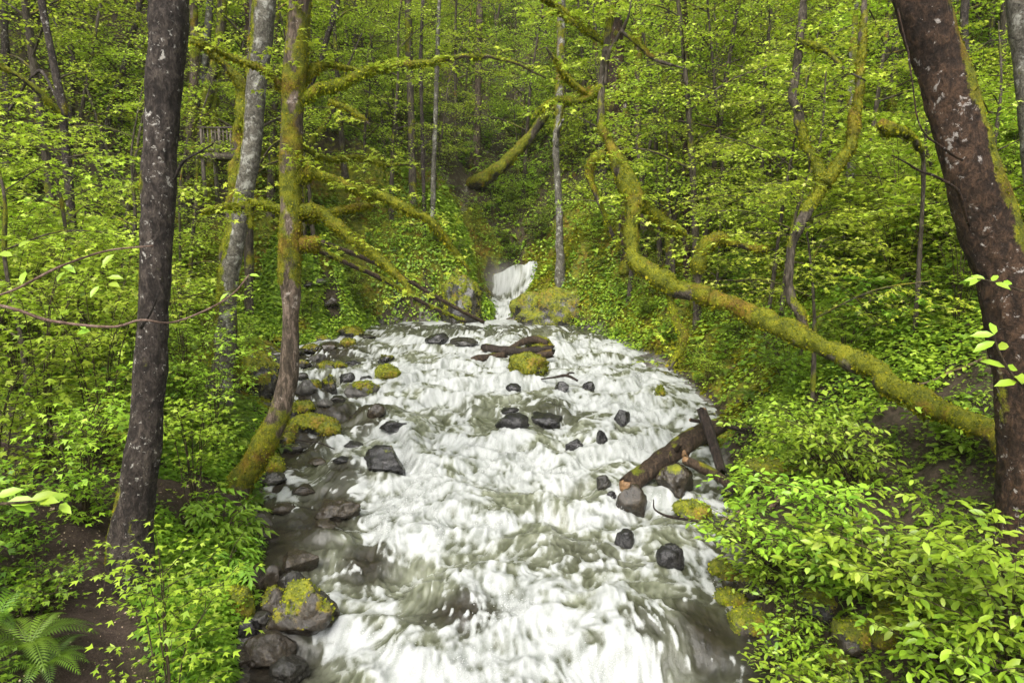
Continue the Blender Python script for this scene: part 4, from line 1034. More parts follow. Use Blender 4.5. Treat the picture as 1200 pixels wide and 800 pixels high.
# mid trunks: (name, label, trunk, branches, bark, moss)
MID = [
 ('slender_alder', 'slender trunk with bare pale lower stem rising from the mossy right bank of the fall', [(658, -20, 10, 24, .5), (657, 60, 10, 24, .7), (655, 130, 9, 24, .8), (652, 165, 9, 24, .6), (652, 190, 8, 24, .1), (655, 240, 9, 24, .05), (656, 290, 10, 24, .2), (657, 330, 13, 24, .3)],
  [[(653, 180, 4, 24, .2), (654, 155, 3, 23.6, .1), (660, 140, 3, 23.2, .1)]], 'bark_grey', .5),
 ('thin_alder', 'very thin pale trunk in the centre with a leafless lower stem', [(514, 20, 5, 24, .2), (512, 80, 6, 24, .2), (510, 150, 6, 24, .1), (508, 200, 6, 24, .05), (507, 250, 7, 24, .05)], [], 'bark_grey', .1),
 ('far_alder', 'straight dark mossy trunk left of centre, top hidden by leaves', [(478, -20, 9, 27), (479, 30, 9, 27), (480, 80, 9, 27), (482, 150, 9, 27), (484, 235, 10, 27)], [], 'bark_far', .45),
 ('far_alder', 'straight trunk with bark peeling pale at half height, centre of the far slope', [(563, -10, 8, 30), (561, 60, 9, 30), (560, 130, 9, 30), (558, 190, 10, 30)], [], 'bark_pink', .3),
 ('twin_stem', 'thin dark stem between the two centre trunks', [(496, -10, 4, 26), (494, 40, 4, 26), (493, 80, 5, 26), (495, 160, 5, 26), (497, 250, 5, 26)], [], 'bark_dark', .1),
 ('mossy_pole', 'straight mossy pole of a trunk just right of the hollow pillar trunk', [(746, -20, 9, 18, .5), (747, 40, 9, 18, .7), (748, 100, 9, 18, .7), (748, 160, 8, 18, .5), (752, 200, 8, 18, .3), (754, 230, 9, 18, .1), (756, 300, 10, 18, .2)],
  [[(754, 232, 8, 17.9, 1), (758, 222, 9, 17.9, 1), (757, 212, 8, 17.9, 1)]], 'bark_pink', .5),
 ('mossy_alder', 'mossy trunk with a kink, second right of the gnarled maple top', [(782, -20, 7, 22), (781, 60, 8, 22), (779, 120, 8, 22), (775, 140, 8, 22), (785, 180, 9, 22), (784, 240, 10, 22), (786, 330, 12, 22)], [], 'bark_far', .6),
 ('mossy_alder', 'short stout mossy stem behind the right arching limb', [(802, -10, 6, 20), (804, 70, 7, 20), (798, 130, 7, 20), (806, 200, 8, 20, .3), (804, 270, 10, 20, .2), (806, 330, 10, 20)], [], 'bark_brown', .5),
 ('broken_alder', 'crooked leaning trunk snapped at the top, upper right of centre', [(858, 52, 5, 19, .1), (850, 62, 7, 19, .1), (842, 78, 9, 19, .2), (837, 100, 9, 19, .5), (836, 122, 10, 19, .8), (828, 160, 11, 19, .8), (820, 200, 12, 19, .5), (808, 270, 12, 19, .4)],
  [[(842, 80, 3, 19, .5), (840, 60, 2, 19, .4), (838, 20, 2, 19, .2), (836, -10, 2, 19, 0)]], 'bark_far', .5),
 ('forked_sapling', 'cluster sapling of thin forking stems right of the snapped trunk', [(876, 30, 2, 20), (872, 70, 3, 20), (866, 100, 4, 20), (861, 128, 5, 20), (858, 200, 6, 20)],
  [[(861, 128, 4, 20, .5), (852, 105, 3, 20, .5), (849, 70, 2, 20, .3), (848, 20, 2, 20, .2)], [(860, 125, 3, 20, .4), (860, 90, 3, 20, .3), (861, 50, 2, 20, .2)]], 'bark_far', .5),
 ('pale_stump_tree', 'smooth pale trunk base behind the forked moss limb at right', [(1000, 60, 8, 14.5, .5), (998, 120, 10, 14.5, .6), (998, 180, 11, 14.5, .3), (996, 215, 11, 14.5, 0), (994, 255, 12, 14.5, 0), (992, 300, 13, 14.5, .2)], [], 'bark_grey', .3),
 ('leaning_alder', 'mossy leaning trunk crossing behind the grey trunk, second from the footbridge', [(262, -20, 11, 20), (258, 40, 11, 20), (248, 90, 12, 20), (240, 130, 13, 20, .9), (233, 165, 12, 20), (230, 230, 14, 20)], [], 'bark_far', .6),
 ('leaning_alder', 'mossy trunk close behind the big dark trunk', [(226, -20, 10, 17), (228, 60, 10, 17), (226, 120, 11, 17), (222, 170, 12, 17), (219, 240, 14, 17)], [], 'bark_pink', .5),
 ('leaning_alder', 'pale leaning trunk between two mossy ones above the footbridge', [(248, -20, 8, 23), (244, 30, 9, 23), (240, 70, 9, 23), (233, 130, 10, 23), (229, 220, 11, 23)], [], 'bark_grey', .25),
 ('mossy_alder', 'thin mossy trunk standing in front of the footbridge railing', [(256, 40, 7, 21), (254, 90, 8, 21), (250, 130, 9, 21, .9), (249, 160, 9, 21), (246, 230, 10, 21)], [], 'bark_far', .8),
 ('brown_alder', 'dark reddish trunk between the elbow snag and the grey trunk', [(293, -20, 12, 18), (292, 30, 11, 18), (291, 80, 10, 18), (288, 140, 11, 18), (284, 220, 12, 18)], [], 'bark_brown', .3),
 ('slim_alder', 'slim mossy trunk between the grey trunk and the curved mossy one', [(326, -20, 7, 19), (324, 50, 8, 19), (323, 100, 8, 19), (320, 160, 9, 19), (317, 250, 10, 19)], [], 'bark_far', .6),
 ('diagonal_stem', 'dark stem slanting up to the right from behind the curved mossy trunk', [(402, -30, 6, 17, .3), (393, 14, 7, 17, .2), (383, 45, 7, 17, .1), (375, 75, 6, 17, .2), (362, 105, 6, 17, .5), (350, 135, 7, 17), (344, 190, 8, 17), (338, 290, 10, 17)],
  [[(374, 78, 3, 17, .8), (365, 82, 4, 16.9, .8), (356, 95, 3, 16.8, .8)]], 'bark_dark', .4),
 ('low_mossy_stem', 'mossy stem slanting behind the lower left limb of the curved trunk', [(405, 85, 3, 15, .4), (392, 125, 5, 15, .6), (378, 150, 6, 15, .8), (366, 165, 7, 15, .9), (356, 195, 9, 15, .9), (350, 290, 10, 15, .9)], [], 'bark_far', .8),
 ('far_alder', 'dark trunk in the upper left corner', [(4, -20, 9, 22), (5, 30, 9, 22), (8, 110, 10, 22), (10, 220, 11, 22)], [], 'bark_dark', .2),
 ('far_alder', 'leaning dark mossy stub trunk left of the big dark trunk', [(166, 0, 7, 21), (156, 40, 7, 21), (146, 80, 9, 21), (137, 110, 10, 21, .7), (128, 135, 8, 21, .3), (120, 200, 9, 21)], [], 'bark_dark', .3),
 ('far_alder', 'thin trunk with a bend over the left slope', [(84, -20, 6, 24), (82, 30, 6, 24), (85, 90, 7, 24), (80, 200, 8, 24)], [], 'bark_dark', .3),
 ('far_alder', 'thin brown trunk near the top right, left of the leaning giant', [(1052, -20, 8, 24), (1050, 40, 8, 24), (1046, 110, 9, 24), (1042, 220, 9, 24)], [], 'bark_far', .4),
 ('far_alder', 'thin dark trunk just right of the leaning giant', [(1132, -20, 9, 20), (1130, 40, 9, 20), (1134, 110, 10, 20), (1138, 220, 10, 20)], [], 'bark_dark', .3),
 ('far_alder', 'thin mossy trunk halfway between snapped trunk and forked moss limb', [(912, -20, 6, 30), (908, 60, 6, 30), (903, 140, 6, 30), (900, 220, 8, 30)], [], 'bark_far', .5),
]
for i, (nm, lab, tr, brs, bk, dm) in enumerate(MID):
    hero(nm, lab, 'dead tree' if 'snapped' in lab else 'tree', tr, brs, bk, dm, seed=40 + i, up=4 if tr[0][1] < 30 else (0 if 'snapped' in lab else 1.5), thick=.03, ring=12, flare=.2, dens=420, cap=1500, lump=.2,
         crown=None, group='slender trees on the slopes', snap=True)

# broken mossy snag below the grey cliff
hero('moss_snag', 'thick slanting mossy stump snag below the grey cliff at centre', 'dead tree',
     [(702, 100, 5, 26, .8), (668, 118, 7, 26.2, .9), (640, 135, 8, 26.4, .8), (618, 165, 11, 26.6, .7), (598, 185, 13, 26.8, .8), (578, 203, 15, 27, .7), (556, 216, 17, 27.6, .7), (530, 226, 24, 30, .6), (556, 216, 22, 27.4, .7)][:-1],
     [], bark='bark_far', dm=.75, seed=80, up=0, root=False, flare=0, snap=True, ring=20, thick=.08, dens=350, cap=3000, lump=.3)
hero('cut_log_limb', 'broken mossy limb with a pale splintered end near the footbridge', 'dead limb',
     [(234, 190, 9, 18, .0), (232, 197, 10, 18, .4), (226, 206, 9, 17.9, .9), (214, 214, 8, 17.8, .9), (205, 222, 6, 17.8, .9)],
     [[(236, 185, 2, 18, 0), (243, 178, 2, 17.9, 0), (250, 170, 1.5, 17.8, 0)]], bark='bark_pink', dm=.8, seed=81, up=0, snap=True, ring=12, thick=.03, dens=500)

# fallen poles and logs
log('fallen_pole', 'upper of the two thin fallen poles sloping from the left bank into the pool', [(566, 377, 5, 26.8), (520, 353, 5, 26.2), (470, 324, 5, 25.2), (430, 304, 6, 24.2), (378, 284, 7, 23)], 'log', 201, 10, .12, 'fallen trunk', 'fallen poles by the fall', cut=False)
log('fallen_pole', 'lower mossy one of the two thin fallen poles sloping into the pool', [(545, 377, 4, 26), (500, 357, 5, 25.2), (450, 328, 6, 24.2), (410, 310, 6, 23.4), (372, 292, 7, 22.6)], 'log', 202, 10, .5, 'fallen trunk', 'fallen poles by the fall', cut=False)
log('driftwood', 'dark straight log lying across midstream', [(570, 408, 12, 22.6), (590, 411, 13, 22.4), (615, 412, 13, 22.2), (645, 409, 10, 22)], 'logwet', 203, 14, .05, 'log', 'midstream driftwood', stubs=[[(585, 410, 8, 22.5, 0), (593, 420, 7, 22, 0), (600, 425, 5, 21.9, 0)]])
log('driftwood', 'crooked brown log at the left end of the midstream driftwood', [(547, 430, 7, 21.6), (556, 421, 9, 21.6), (572, 419, 9, 21.7), (590, 416, 9, 22)], 'log', 204, 12, .05, 'log', 'midstream driftwood')
log('driftwood', 'orange brown curved log on top of the midstream driftwood', [(600, 408, 8, 22.8), (612, 401, 9, 22.9), (626, 398, 10, 23), (640, 402, 8, 23)], 'log', 205, 12, .1, 'log', 'midstream driftwood')
log('driftwood', 'brown log at the lower right of the midstream driftwood', [(600, 424, 8, 21.6), (620, 420, 10, 21.6), (645, 414, 11, 21.8)], 'log', 206, 12, .3, 'log', 'midstream driftwood')
log('jam_log', 'thick rotten log with an orange broken end, lowest of the right log jam', [(738, 567, 25, 11.6), (762, 549, 27, 11.8), (790, 529, 27, 12.1), (815, 511, 27, 12.4), (838, 500, 24, 12.7)], 'log', 207, 24, .22, 'log', 'log jam by the right bank', stubs=[[(790, 530, 8, 12.0, 0), (796, 523, 7, 11.8, 0), (798, 520, 6, 11.7, 0)]], namp=.25)
log('jam_log', 'upright brown log leaning across the right log jam', [(824, 484, 13, 12.1), (832, 508, 14, 11.9), (839, 530, 13, 11.7), (845, 550, 12, 11.5)], 'logwet', 208, 14, .05, 'log', 'log jam by the right bank')
log('jam_log', 'grey brown log sloping down to the right in the right log jam', [(806, 540, 13, 11.4), (822, 548, 13, 11.3), (840, 557, 12, 11.2), (858, 572, 10, 11.0)], 'log', 209, 14, .15, 'log', 'log jam by the right bank')
log('jam_log', 'thin log running back to the right bank behind the upright one', [(810, 492, 5, 13.0), (840, 497, 6, 13.0), (880, 505, 6, 12.9), (920, 512, 7, 12.8)], 'logwet', 210, 10, .1, 'log', 'log jam by the right bank')
log('jam_log', 'brown log stub wedged beneath the thick rotten log', [(802, 530, 14, 12.0), (808, 520, 15, 12.2), (820, 508, 15, 12.5)], 'log', 211, 14, .1, 'log', 'log jam by the right bank')
def wtwig(name, label, pts, mat='logwet', br=()):
    arr = wpath(pts, 0); o0 = arr[0, :3].copy(); e = thing(name, label, 'branch', o0)
    limb(e, o0, arr, M[mat], 'stem', 5, 7, .03, 0, .3, .1, tuft=False)
    for k, b in enumerate(br): limb(e, o0, wpath(b, 0), M[mat], 'side_twig', 6 + k, 6, .03, 0, .3, .1, tuft=False)
wtwig('dead_twig', 'bent dead twig lying on the foam right of midstream', [(634, 444, 2, 19.2), (650, 442, 3, 19), (664, 440, 4, 19), (677, 446, 3, 18.8)], br=[[(663, 441, 3, 19), (667, 437, 3, 19), (673, 437, 2, 18.9)]])
wtwig('dead_twig', 'thin straight dead twig pointing down to the right in the centre foam', [(652, 464, 1.5, 17.8), (665, 471, 2, 17.4), (680, 478, 2.2, 17.0), (698, 486, 2, 16.7)], br=[[(660, 468, 1.5, 17.6), (657, 464, 1.5, 17.6), (655, 460, 1.2, 17.6)]])
wtwig('dead_twig', 'curved thin branch hooking through the foam below the log jam', [(766, 585, 2, 10.4), (767, 596, 2.5, 10.3), (778, 603, 3, 10.1), (790, 606, 4, 10.0), (812, 610, 3, 9.9), (835, 617, 3, 9.8)])
wtwig('dead_twig', 'small dark twig hanging over the pool edge at left of the rapids', [(345, 515, 1.5, 13.4), (360, 517, 2, 13.3), (375, 519, 2, 13.2), (392, 526, 1.5, 13)])

# wooden footbridge far up the left slope
def box(mb, c, s):
    V = np.array([[x, y, z] for x in (-.5, .5) for y in (-.5, .5) for z in (-.5, .5)]) * s + c
    mb.add(V, [np.array([[0, 1, 3, 2], [4, 6, 7, 5], [0, 4, 5, 1], [2, 3, 7, 6], [0, 2, 6, 4], [1, 5, 7, 3]])])
def footbridge():
    c = P(259, 180, 22.0); e = thing('footbridge', 'small grey wooden footbridge with a railing far behind the left trunks', 'footbridge', c); e.scale = (.8, .8, .8)
    w = 1.6
    def part(n, items, mat='plank'):
        mb = MB()
        for cc, ss in items: box(mb, np.array(cc, float), np.array(ss, float))
        return mb.build(n, M[mat], e, smooth=False)
    part('deck', [((k * .15 - w / 2, .5, 0), (.14, 1.2, .05)) for k in range(10)])
    part('beam', [((0, -.08, -.12), (w, .08, .2))]); part('beam', [((0, 1.08, -.12), (w, .08, .2))])
    for s in (-.06, 1.06):
        for x in (-.7, 0, .7): part('post', [((x, s, .45), (.09, .09, 1.0))])
        for x in (-.7, .7): part('stilt', [((x, s, -.9), (.12, .12, 1.6))])
        part('handrail', [((0, s, .97), (w, .14, .04))]); part('lower_rail', [((0, s, .14), (w, .04, .09))])
        for k in range(9):
            if k % 8 != 0 or True: part('baluster', [((-.6 + k * .15, s, .54), (.035, .03, .76))])
footbridge()
# ------------------------------------------------------------------ shrubs, understory trees, ferns, herbs
def grow_shrub(rng, height, spread, nst, ls, lean=(0, 0), gap=.75, tw=9, flat=.3, sub=1, twl=.45, start=.25, r0=.012):
    pl = Plant(rng)
    for k in range(nst):
        az = rng.uniform(0, 2 * PI); out = spread * rng.uniform(.3, 1.0); h = height * rng.uniform(.6, 1.05)
        end = np.array([math.cos(az) * out + lean[0], math.sin(az) * out + lean[1], h])
        b = np.array([math.cos(az), math.sin(az), 0]) * rng.uniform(0, .12)
        mid = b + (end - b) * .5 + np.array([0, 0, .18 * h]) - np.array([math.cos(az), math.sin(az), 0]) * out * .12
        p = catmull(np.array([b - [0, 0, .3], b, mid, end]), 12)
        pl.mb_quick(p, r0, r0 * .35, 5)
        for j in range(tw):
            u = rng.uniform(start, 1.0); i = min(int(u * 11), 10); fr = u * 11 - i; q = p[i] * (1 - fr) + p[i + 1] * fr
            a2 = rng.uniform(0, 2 * PI); d = norm(np.array([math.cos(a2), math.sin(a2), rng.uniform(-.05, .45)]) + norm(end - mid) * .4)
            pl.twig(q, d, twl * height ** .5 * rng.uniform(.5, 1.1), r0 * .4, ls, sub, flat, .18, gap)
        pl.twig(p[-1], norm(p[-1] - p[-2]), twl * .7, r0 * .35, ls, sub, flat, .18, gap)
    return pl

def make_shrub(name, label, cat, loc, pl, T, mat, group=None, one=False, smat='stem'):
    if one:     # small far shrub: one mesh, stems and leaves
        mb = pl.leaves(T, pl.rng)
        off = mb.n
        for V, r, m in zip(pl.mb.V, pl.mb.A['rnd'], pl.mb.A['moss']): mb.V.append(V); mb.A['rnd'].append(r); mb.A['moss'].append(m)
        for f, k in pl.mb.F: mb.F.append((f + off, 1))
        o = mb.build(name, [M[mat], M[smat]], smooth=False); o.location = loc
        return tag(o, label, cat, group)
    e = thing(name, label, cat, loc, group); pl.finish(e, T, mat, None, 'foliage', 'stems', smat)
    return e

def copy_tree(o, loc, rz, sc, label=None):
    c = o.copy(); C.objects.link(c); c.location = [float(k) for k in loc]; c.rotation_euler = (0, 0, float(rz)); c.scale = [float(sc)] * 3
    if label: c['label'] = label
    for ch in o.children:
        d = ch.copy(); C.objects.link(d); d.parent = c
    return c

def put(protos, used, k, loc, rz, sc, label=None):
    """first placement of a prototype moves it, later ones copy it with its parts"""
    o = protos[k]
    if k in used: return copy_tree(o, loc, rz, sc, label)
    used.add(k); o.location = [float(v) for v in loc]; o.rotation_euler = (0, 0, float(rz)); o.scale = [float(sc)] * 3
    if label: o['label'] = label
    return o

rng = np.random.default_rng(77)
def avoid(x, y, r=0.0):
    """True where nothing leafy should root"""
    return (dist_bank(x, y) < .25 + r) or (y < 13 and x < 0 and path_d(np.array([x]), np.array([y]))[0] < .75 + r) or disc_mask(np.array([x]), np.array([y]), EARTH)[0] > .3

# ---- far/middle shrubs on the slopes
SL = 'one of the many leafy green shrubs that crowd the forested slopes'
SG = 'shrubs crowding the slopes'
protos = [make_shrub('slope_shrub', SL, 'shrub', (0, 0, -50), grow_shrub(np.random.default_rng(500 + k), *a), LEAF_TRI if k % 2 else LEAF_FAR, ('leaf_maple', 'leaf_tree', 'leaf_herb')[k % 3], SG, one=True) for k, a in enumerate([
    (1.5, 1.0, 9, .09), (2.2, 1.3, 9, .13), (1.1, .9, 9, .08), (2.6, 1.4, 9, .11), (1.7, 1.2, 8, .15), (.9, .8, 8, .12)])]
protos_slope = protos; used = set(); n = 0; tries = 0
while n < 255 and tries < 9000:
    tries += 1
    y = math.exp(rng.uniform(math.log(11.5), math.log(52))); x = y * rng.uniform(-.88, .88)
    d = float(dist_bank(x, y))
    if avoid(x, y, .1): continue
    z = float(terr(x, y))
    if d < 1.3 and y < 22 and rng.random() < .8: continue
    if disc_mask(np.array([x]), np.array([y]), ROCKY)[0] > .3 and rng.random() < .85: continue
    px, py = project(x, y, z + 1.2)
    if py < -90 or (y < 20 and d < .9): continue
    # keep the view up the stream open
    if 500 < px < 690 and y < 34: continue
    if x < 0 and y < 24 and d < 2.2 and y > 13: continue
    if (268 < px < 335 and y < 18.5 and py > 300) or (232 < px < 288 and y < 22 and py > 60 and py < 330 and y > 13): continue
    k = int(rng.integers(0, 6))
    if d < 2.5: k = int(rng.choice([2, 5]))
    put(protos, used, k, (x, y, z - .06), rng.uniform(0, 6.28), rng.uniform(.7, 1.25) * (1 + .012 * max(0, y - 20)))
    n += 1
print('shrubs', n, tries)

# ---- understory trees with leafy crowns behind and above
def grow_tree(rng, H, r0, spread, nl, ls, cb=.3, lean=.12, sub=1):
    pl = Plant(rng); az = rng.uniform(0, 6.28)
    base = np.array([0, 0, -.4]); pts = [base]
    for k in range(1, 5):
        t = k / 4; pts.append(np.array([math.cos(az) * lean * H * t ** 1.4 + rng.normal() * .12 * t, math.sin(az) * lean * H * t ** 1.4 + rng.normal() * .12 * t, H * t]))
    p = catmull(pts, 40); r = r0 * (1 - .82 * np.linspace(0, 1, 40) ** 1.1)
    q, f, m, N = tube(p, r, 9, .14, 3, int(rng.integers(1e6)), .38, False, .3, .2, .02); pl.mb.add(q, f, moss=m)
    for k in range(nl):
        u = cb + (1 - cb) * (k + rng.random()) / nl; i = min(int(u * 39), 38); b = p[i]
        a2 = k * 2.4 + rng.normal() * .5; L = spread * (1 - .55 * max(0, (u - .45) / .55)) * rng.uniform(.55, 1.1)
        d = norm(np.array([math.cos(a2), math.sin(a2), rng.uniform(.05, .6)]))
        pp = catmull([b, b + d * L * .5 + [0, 0, .06 * L], b + d * L + [0, 0, -.05 * L]], 9)
        q, f, m, N = tube(pp, np.linspace(r[i] * .45, .008, 9), 6, .15, 3, k, .4, False, 0, .2, .012); pl.mb.add(q, f, moss=m)
        for j in range(int(6 + L * 3.2)):
            uu = rng.uniform(.25, 1); ii = min(int(uu * 8), 7); a3 = a2 + rng.normal() * 1.0
            dd = norm(np.array([math.cos(a3), math.sin(a3), rng.normal() * .18]))
            pl.twig(pp[ii], dd, rng.uniform(.5, 1.1) * (1.0 if sub else .7), .007, ls, sub, .22, .16, .95)
    return pl
TL = 'one of the slim leafy maples and alders filling the wooded slopes'
TG = 'understory trees on the slopes'
tprot = []
for k, a in enumerate([(9, .09, 2.6, 15, .105, .22), (12, .12, 3.0, 17, .11, .28), (7, .06, 2.2, 13, .10, .22), (14, .14, 3.2, 18, .12, .30), (10, .09, 2.6, 16, .11, .3, .25)]):
    pl = grow_tree(np.random.default_rng(900 + k), *a)
    e = thing('understory_tree', TL, 'tree', (0, 0, 0), TG)
    pl.finish(e, LEAF_FAR if k % 2 else LEAF_TRI, 'leaf_tree', None, 'crown', 'trunk', 'bark_far'); tprot.append(e)
used = set(); pos = []; tries = 0
NT_ = 150
while len(pos) < NT_ and tries < 6000:
    tries += 1
    y = math.exp(rng.uniform(math.log(21), math.log(75))); x = y * rng.uniform(-.95, .95)
    if avoid(x, y, .6) or (abs(x) < 3.0 and y < 36): continue
    if disc_mask(np.array([x]), np.array([y]), ROCKY)[0] > .3: continue
    if any((x - a) ** 2 + (y - b) ** 2 < (1.0 + .03 * y) ** 2 for a, b in pos): continue
    z = float(terr(x, y)); px, py = project(x, y, z)
    if py < -60 or (225 < px < 292 and y < 24): continue
    pos.append((x, y)); k = int(rng.integers(0, 5))
    put(tprot, used, k, (x, y, z), rng.uniform(0, 6.28), rng.uniform(.75, 1.2) * (1 + .006 * max(0, y - 30)))
print('trees', len(pos), tries)

# ---- nearer understory maples placed by eye: layered bright sprays
def bright_tree(px, py, Y, seed, args, label, T=LEAF_MAPLE, mat='leaf_tree'):
    p = P(px, py, Y)
    while dist_bank(p[0], p[1]) < 1.3: p[0] += .15 * np.sign(p[0])
    z = float(terr(p[0], p[1])); pl = grow_tree(np.random.default_rng(seed), *args)
    e = thing('vine_maple', label, 'tree', (p[0], p[1], z), 'vine maples near the stream'); pl.finish(e, T, mat, None, 'crown', 'trunk', 'bark_far'); return e
for i, a in enumerate([
    (95, 250, 13, (5.2, .05, 2.3, 13, .105, .2), 'bright layered vine maple at the upper left, left of the big dark trunk'),
    (20, 300, 11, (4.6, .05, 2.2, 12, .10, .2), 'bright vine maple at the left edge above the path'),
    (140, 300, 17, (6.5, .06, 2.4, 12, .10, .25), 'taller vine maple behind the big dark trunk'),
    (430, 300, 29, (6, .06, 2.3, 13, .10, .2), 'vine maple on top of the left cliff with light green sprays'),
    (470, 300, 33, (8, .08, 2.8, 14, .11, .25), 'vine maple behind the left cliff, between the thin centre trunks'),
    (720, 300, 31, (6, .06, 2.4, 13, .11, .3), 'vine maple above the mossy ridge of the right bank'),
    (690, 300, 36, (9, .08, 3.0, 15, .12, .35), 'taller vine maple behind the hollow pillar trunk'),
    (840, 300, 21, (5, .05, 2.3, 13, .105, .25), 'vine maple behind the right arching limb'),
    (960, 300, 17, (4.5, .05, 2.2, 13, .10, .2), 'vine maple behind the forked moss limb'),
    (1090, 300, 15, (4.5, .05, 2.2, 13, .10, .2), 'vine maple just behind the leaning giant'),
    (1170, 300, 12, (4.5, .05, 2.0, 12, .095, .25), 'vine maple at the upper right edge behind the leaning giant'),
    (900, 200, 24, (8, .07, 2.8, 15, .11, .25), 'tall vine maple high on the right slope'),
    (890, 300, 11.5, (4.2, .04, 1.8, 8, .09, .45), 'slender vine maple rising behind the log jam with sprays over the reaching trunk'),
    (700, 300, 23.5, (7.5, .06, 2.6, 14, .11, .4), 'vine maple on the bank below the hollow trunk'),
    (815, 300, 17, (7.5, .06, 2.6, 15, .10, .4), 'airy young maple whose sprays overlap the top of the gnarled trunk'),
    (900, 300, 15.5, (6.5, .06, 2.3, 12, .095, .45), 'airy young maple between the forked limb and the arching limb'),
    (1010, 300, 19, (9, .08, 2.8, 16, .11, .4), 'taller young maple behind the short moss arm'),
    (850, 300, 23, (11, .09, 3.0, 17, .11, .4), 'high crowned maple behind the snapped trunk'),
    (775, 300, 26, (12, .10, 3.2, 17, .12, .4), 'high crowned maple right of the hollow trunk'),
    (370, 300, 26.5, (10, .09, 3.0, 16, .11, .4), 'maple on the left slope behind the curved trunk limbs'),
    (440, 300, 32, (11, .09, 3.2, 17, .12, .35), 'maple above the left cliff, behind its vine maples'),
    (535, 300, 36, (12, .10, 3.4, 17, .13, .35), 'maple in front of the grey cliff'),
    (610, 300, 39, (10, .10, 3.4, 17, .13, .3), 'maple in the notch of the valley above the fall'),
    (660, 300, 44, (13, .12, 3.8, 18, .14, .3), 'maple high in the notch of the valley')]):
    bright_tree(a[0], a[1], a[2], 1200 + i, a[3], a[4], LEAF_MAPLE if a[2] < 22 else LEAF_TRI)

# overhanging crown of a big tree whose trunk stands high on each side: leafy limbs seen against the far wood
# ---- near left shrubs (salmonberry, young maple)
def near_shrub(px, py, Y, seed, h, spread, nst, ls, label, T, mat, name='leafy_shrub', lean=(0, 0), **kw):
    p = P(px, py, Y) if Y else hit(px, py); z = float(terr(p[0], p[1]))
    pl = grow_shrub(np.random.default_rng(seed), h, spread, nst, ls, lean, **kw)
    return make_shrub(name, label, 'shrub', (p[0], p[1], z), pl, T, mat)
for i, (px, py, Y, h, sp, nst, ls, lab) in enumerate([
    (40, 400, 9.2, 2.7, 1.2, 12, .11, 'tall bright shrub at the left edge beyond the path'),
    (110, 400, 9.6, 2.6, 1.1, 12, .11, 'dense bright shrub immediately left of the big dark trunk'),
    (-30, 400, 8.0, 2.6, 1.1, 11, .11, 'shrub reaching in from the left frame edge at mid height'),
    (75, 400, 8.1, 1.7, .9, 10, .095, 'lower shrub in front of the tall bright left shrubs'),
    (215, 400, 9.5, 1.7, .5, 9, .09, 'shrub between the big dark trunk and the mossy boulder'),
    (243, 400, 11.8, 2.0, .6, 9, .09, 'shrub in front of the base of the grey trunk'),
    (215, 400, 12.5, 2.8, 1.1, 10, .08, 'taller shrub behind the big dark trunk, right side'),
    (168, 400, 5.9, 2.0, .38, 6, .08, 'slim leafy sapling in front of the lower part of the big dark trunk'),
    (140, 400, 12.5, 3.0, 1.3, 11, .10, 'shrub layer high behind the left path'),
    (20, 400, 12.5, 3.2, 1.4, 11, .085, 'broad shrub high on the left slope'),
    (75, 300, 15.0, 2.8, 1.4, 11, .09, 'shrub below the dark sapling'),
    (285, 400, 19.5, 1.8, .9, 9, .09, 'shrub behind the big mossy boulder'),
    (260, 400, 16.5, 2.4, 1.1, 9, .085, 'shrub at the foot of the elbow snag')]):
    near_shrub(px, py, Y, 1500 + i, h, sp, nst, ls, lab, LEAF_TRI, 'leaf_maple')

# ---- right foreground: long stemmed bushes leaning over the water
for i, (px, py, Y, h, sp, nst, ls, lean, lab) in enumerate([
    (1010, 640, 7.2, 1.25, .9, 12, .115, (-.7, -.1), 'broad leaning bush with oval leaves, reaching farthest over the water'),
    (1110, 640, 6.3, 1.0, .9, 12, .12, (-.5, -.2), 'leafy bush beside the foot of the leaning giant'),
    (1000, 560, 9.0, 1.0, .9, 11, .11, (-.6, 0), 'bush just behind the farthest reaching one, by the log jam'),
    (1150, 760, 5.4, .8, .6, 7, .11, (-.2, -.1), 'low bush with oval leaves in the lower right corner'),
    (1192, 700, 5.5, 1.45, .7, 13, .12, (-.3, -.1), 'bush at the right edge below the leaning giant'),
    (935, 700, 6.9, .65, .38, 7, .085, (-.1, 0), 'small bush among the mossy waterline rocks at lower right'),
    (985, 740, 6.0, .7, .5, 8, .095, (-.2, -.1), 'small bush over the brownish mossy rock at lower right'),
    (968, 560, 9.8, 1.1, .6, 10, .10, (-.35, 0), 'bright small bush above the log jam'),
    (905, 620, 8.3, .8, .6, 9, .095, (-.35, 0), 'low spray of leaves dipping beside the round black rock'),
    (1130, 520, 8.7, .6, .6, 7, .115, (-.3, 0), 'bush under the moss-cloaked reaching trunk')]):
    near_shrub(px, py, Y, 1600 + i, h, sp, nst, ls, lab, LEAF_EL, 'leaf_dog', 'overhanging_bush', lean, gap=.6, tw=11, flat=.25, twl=.5, start=.2)

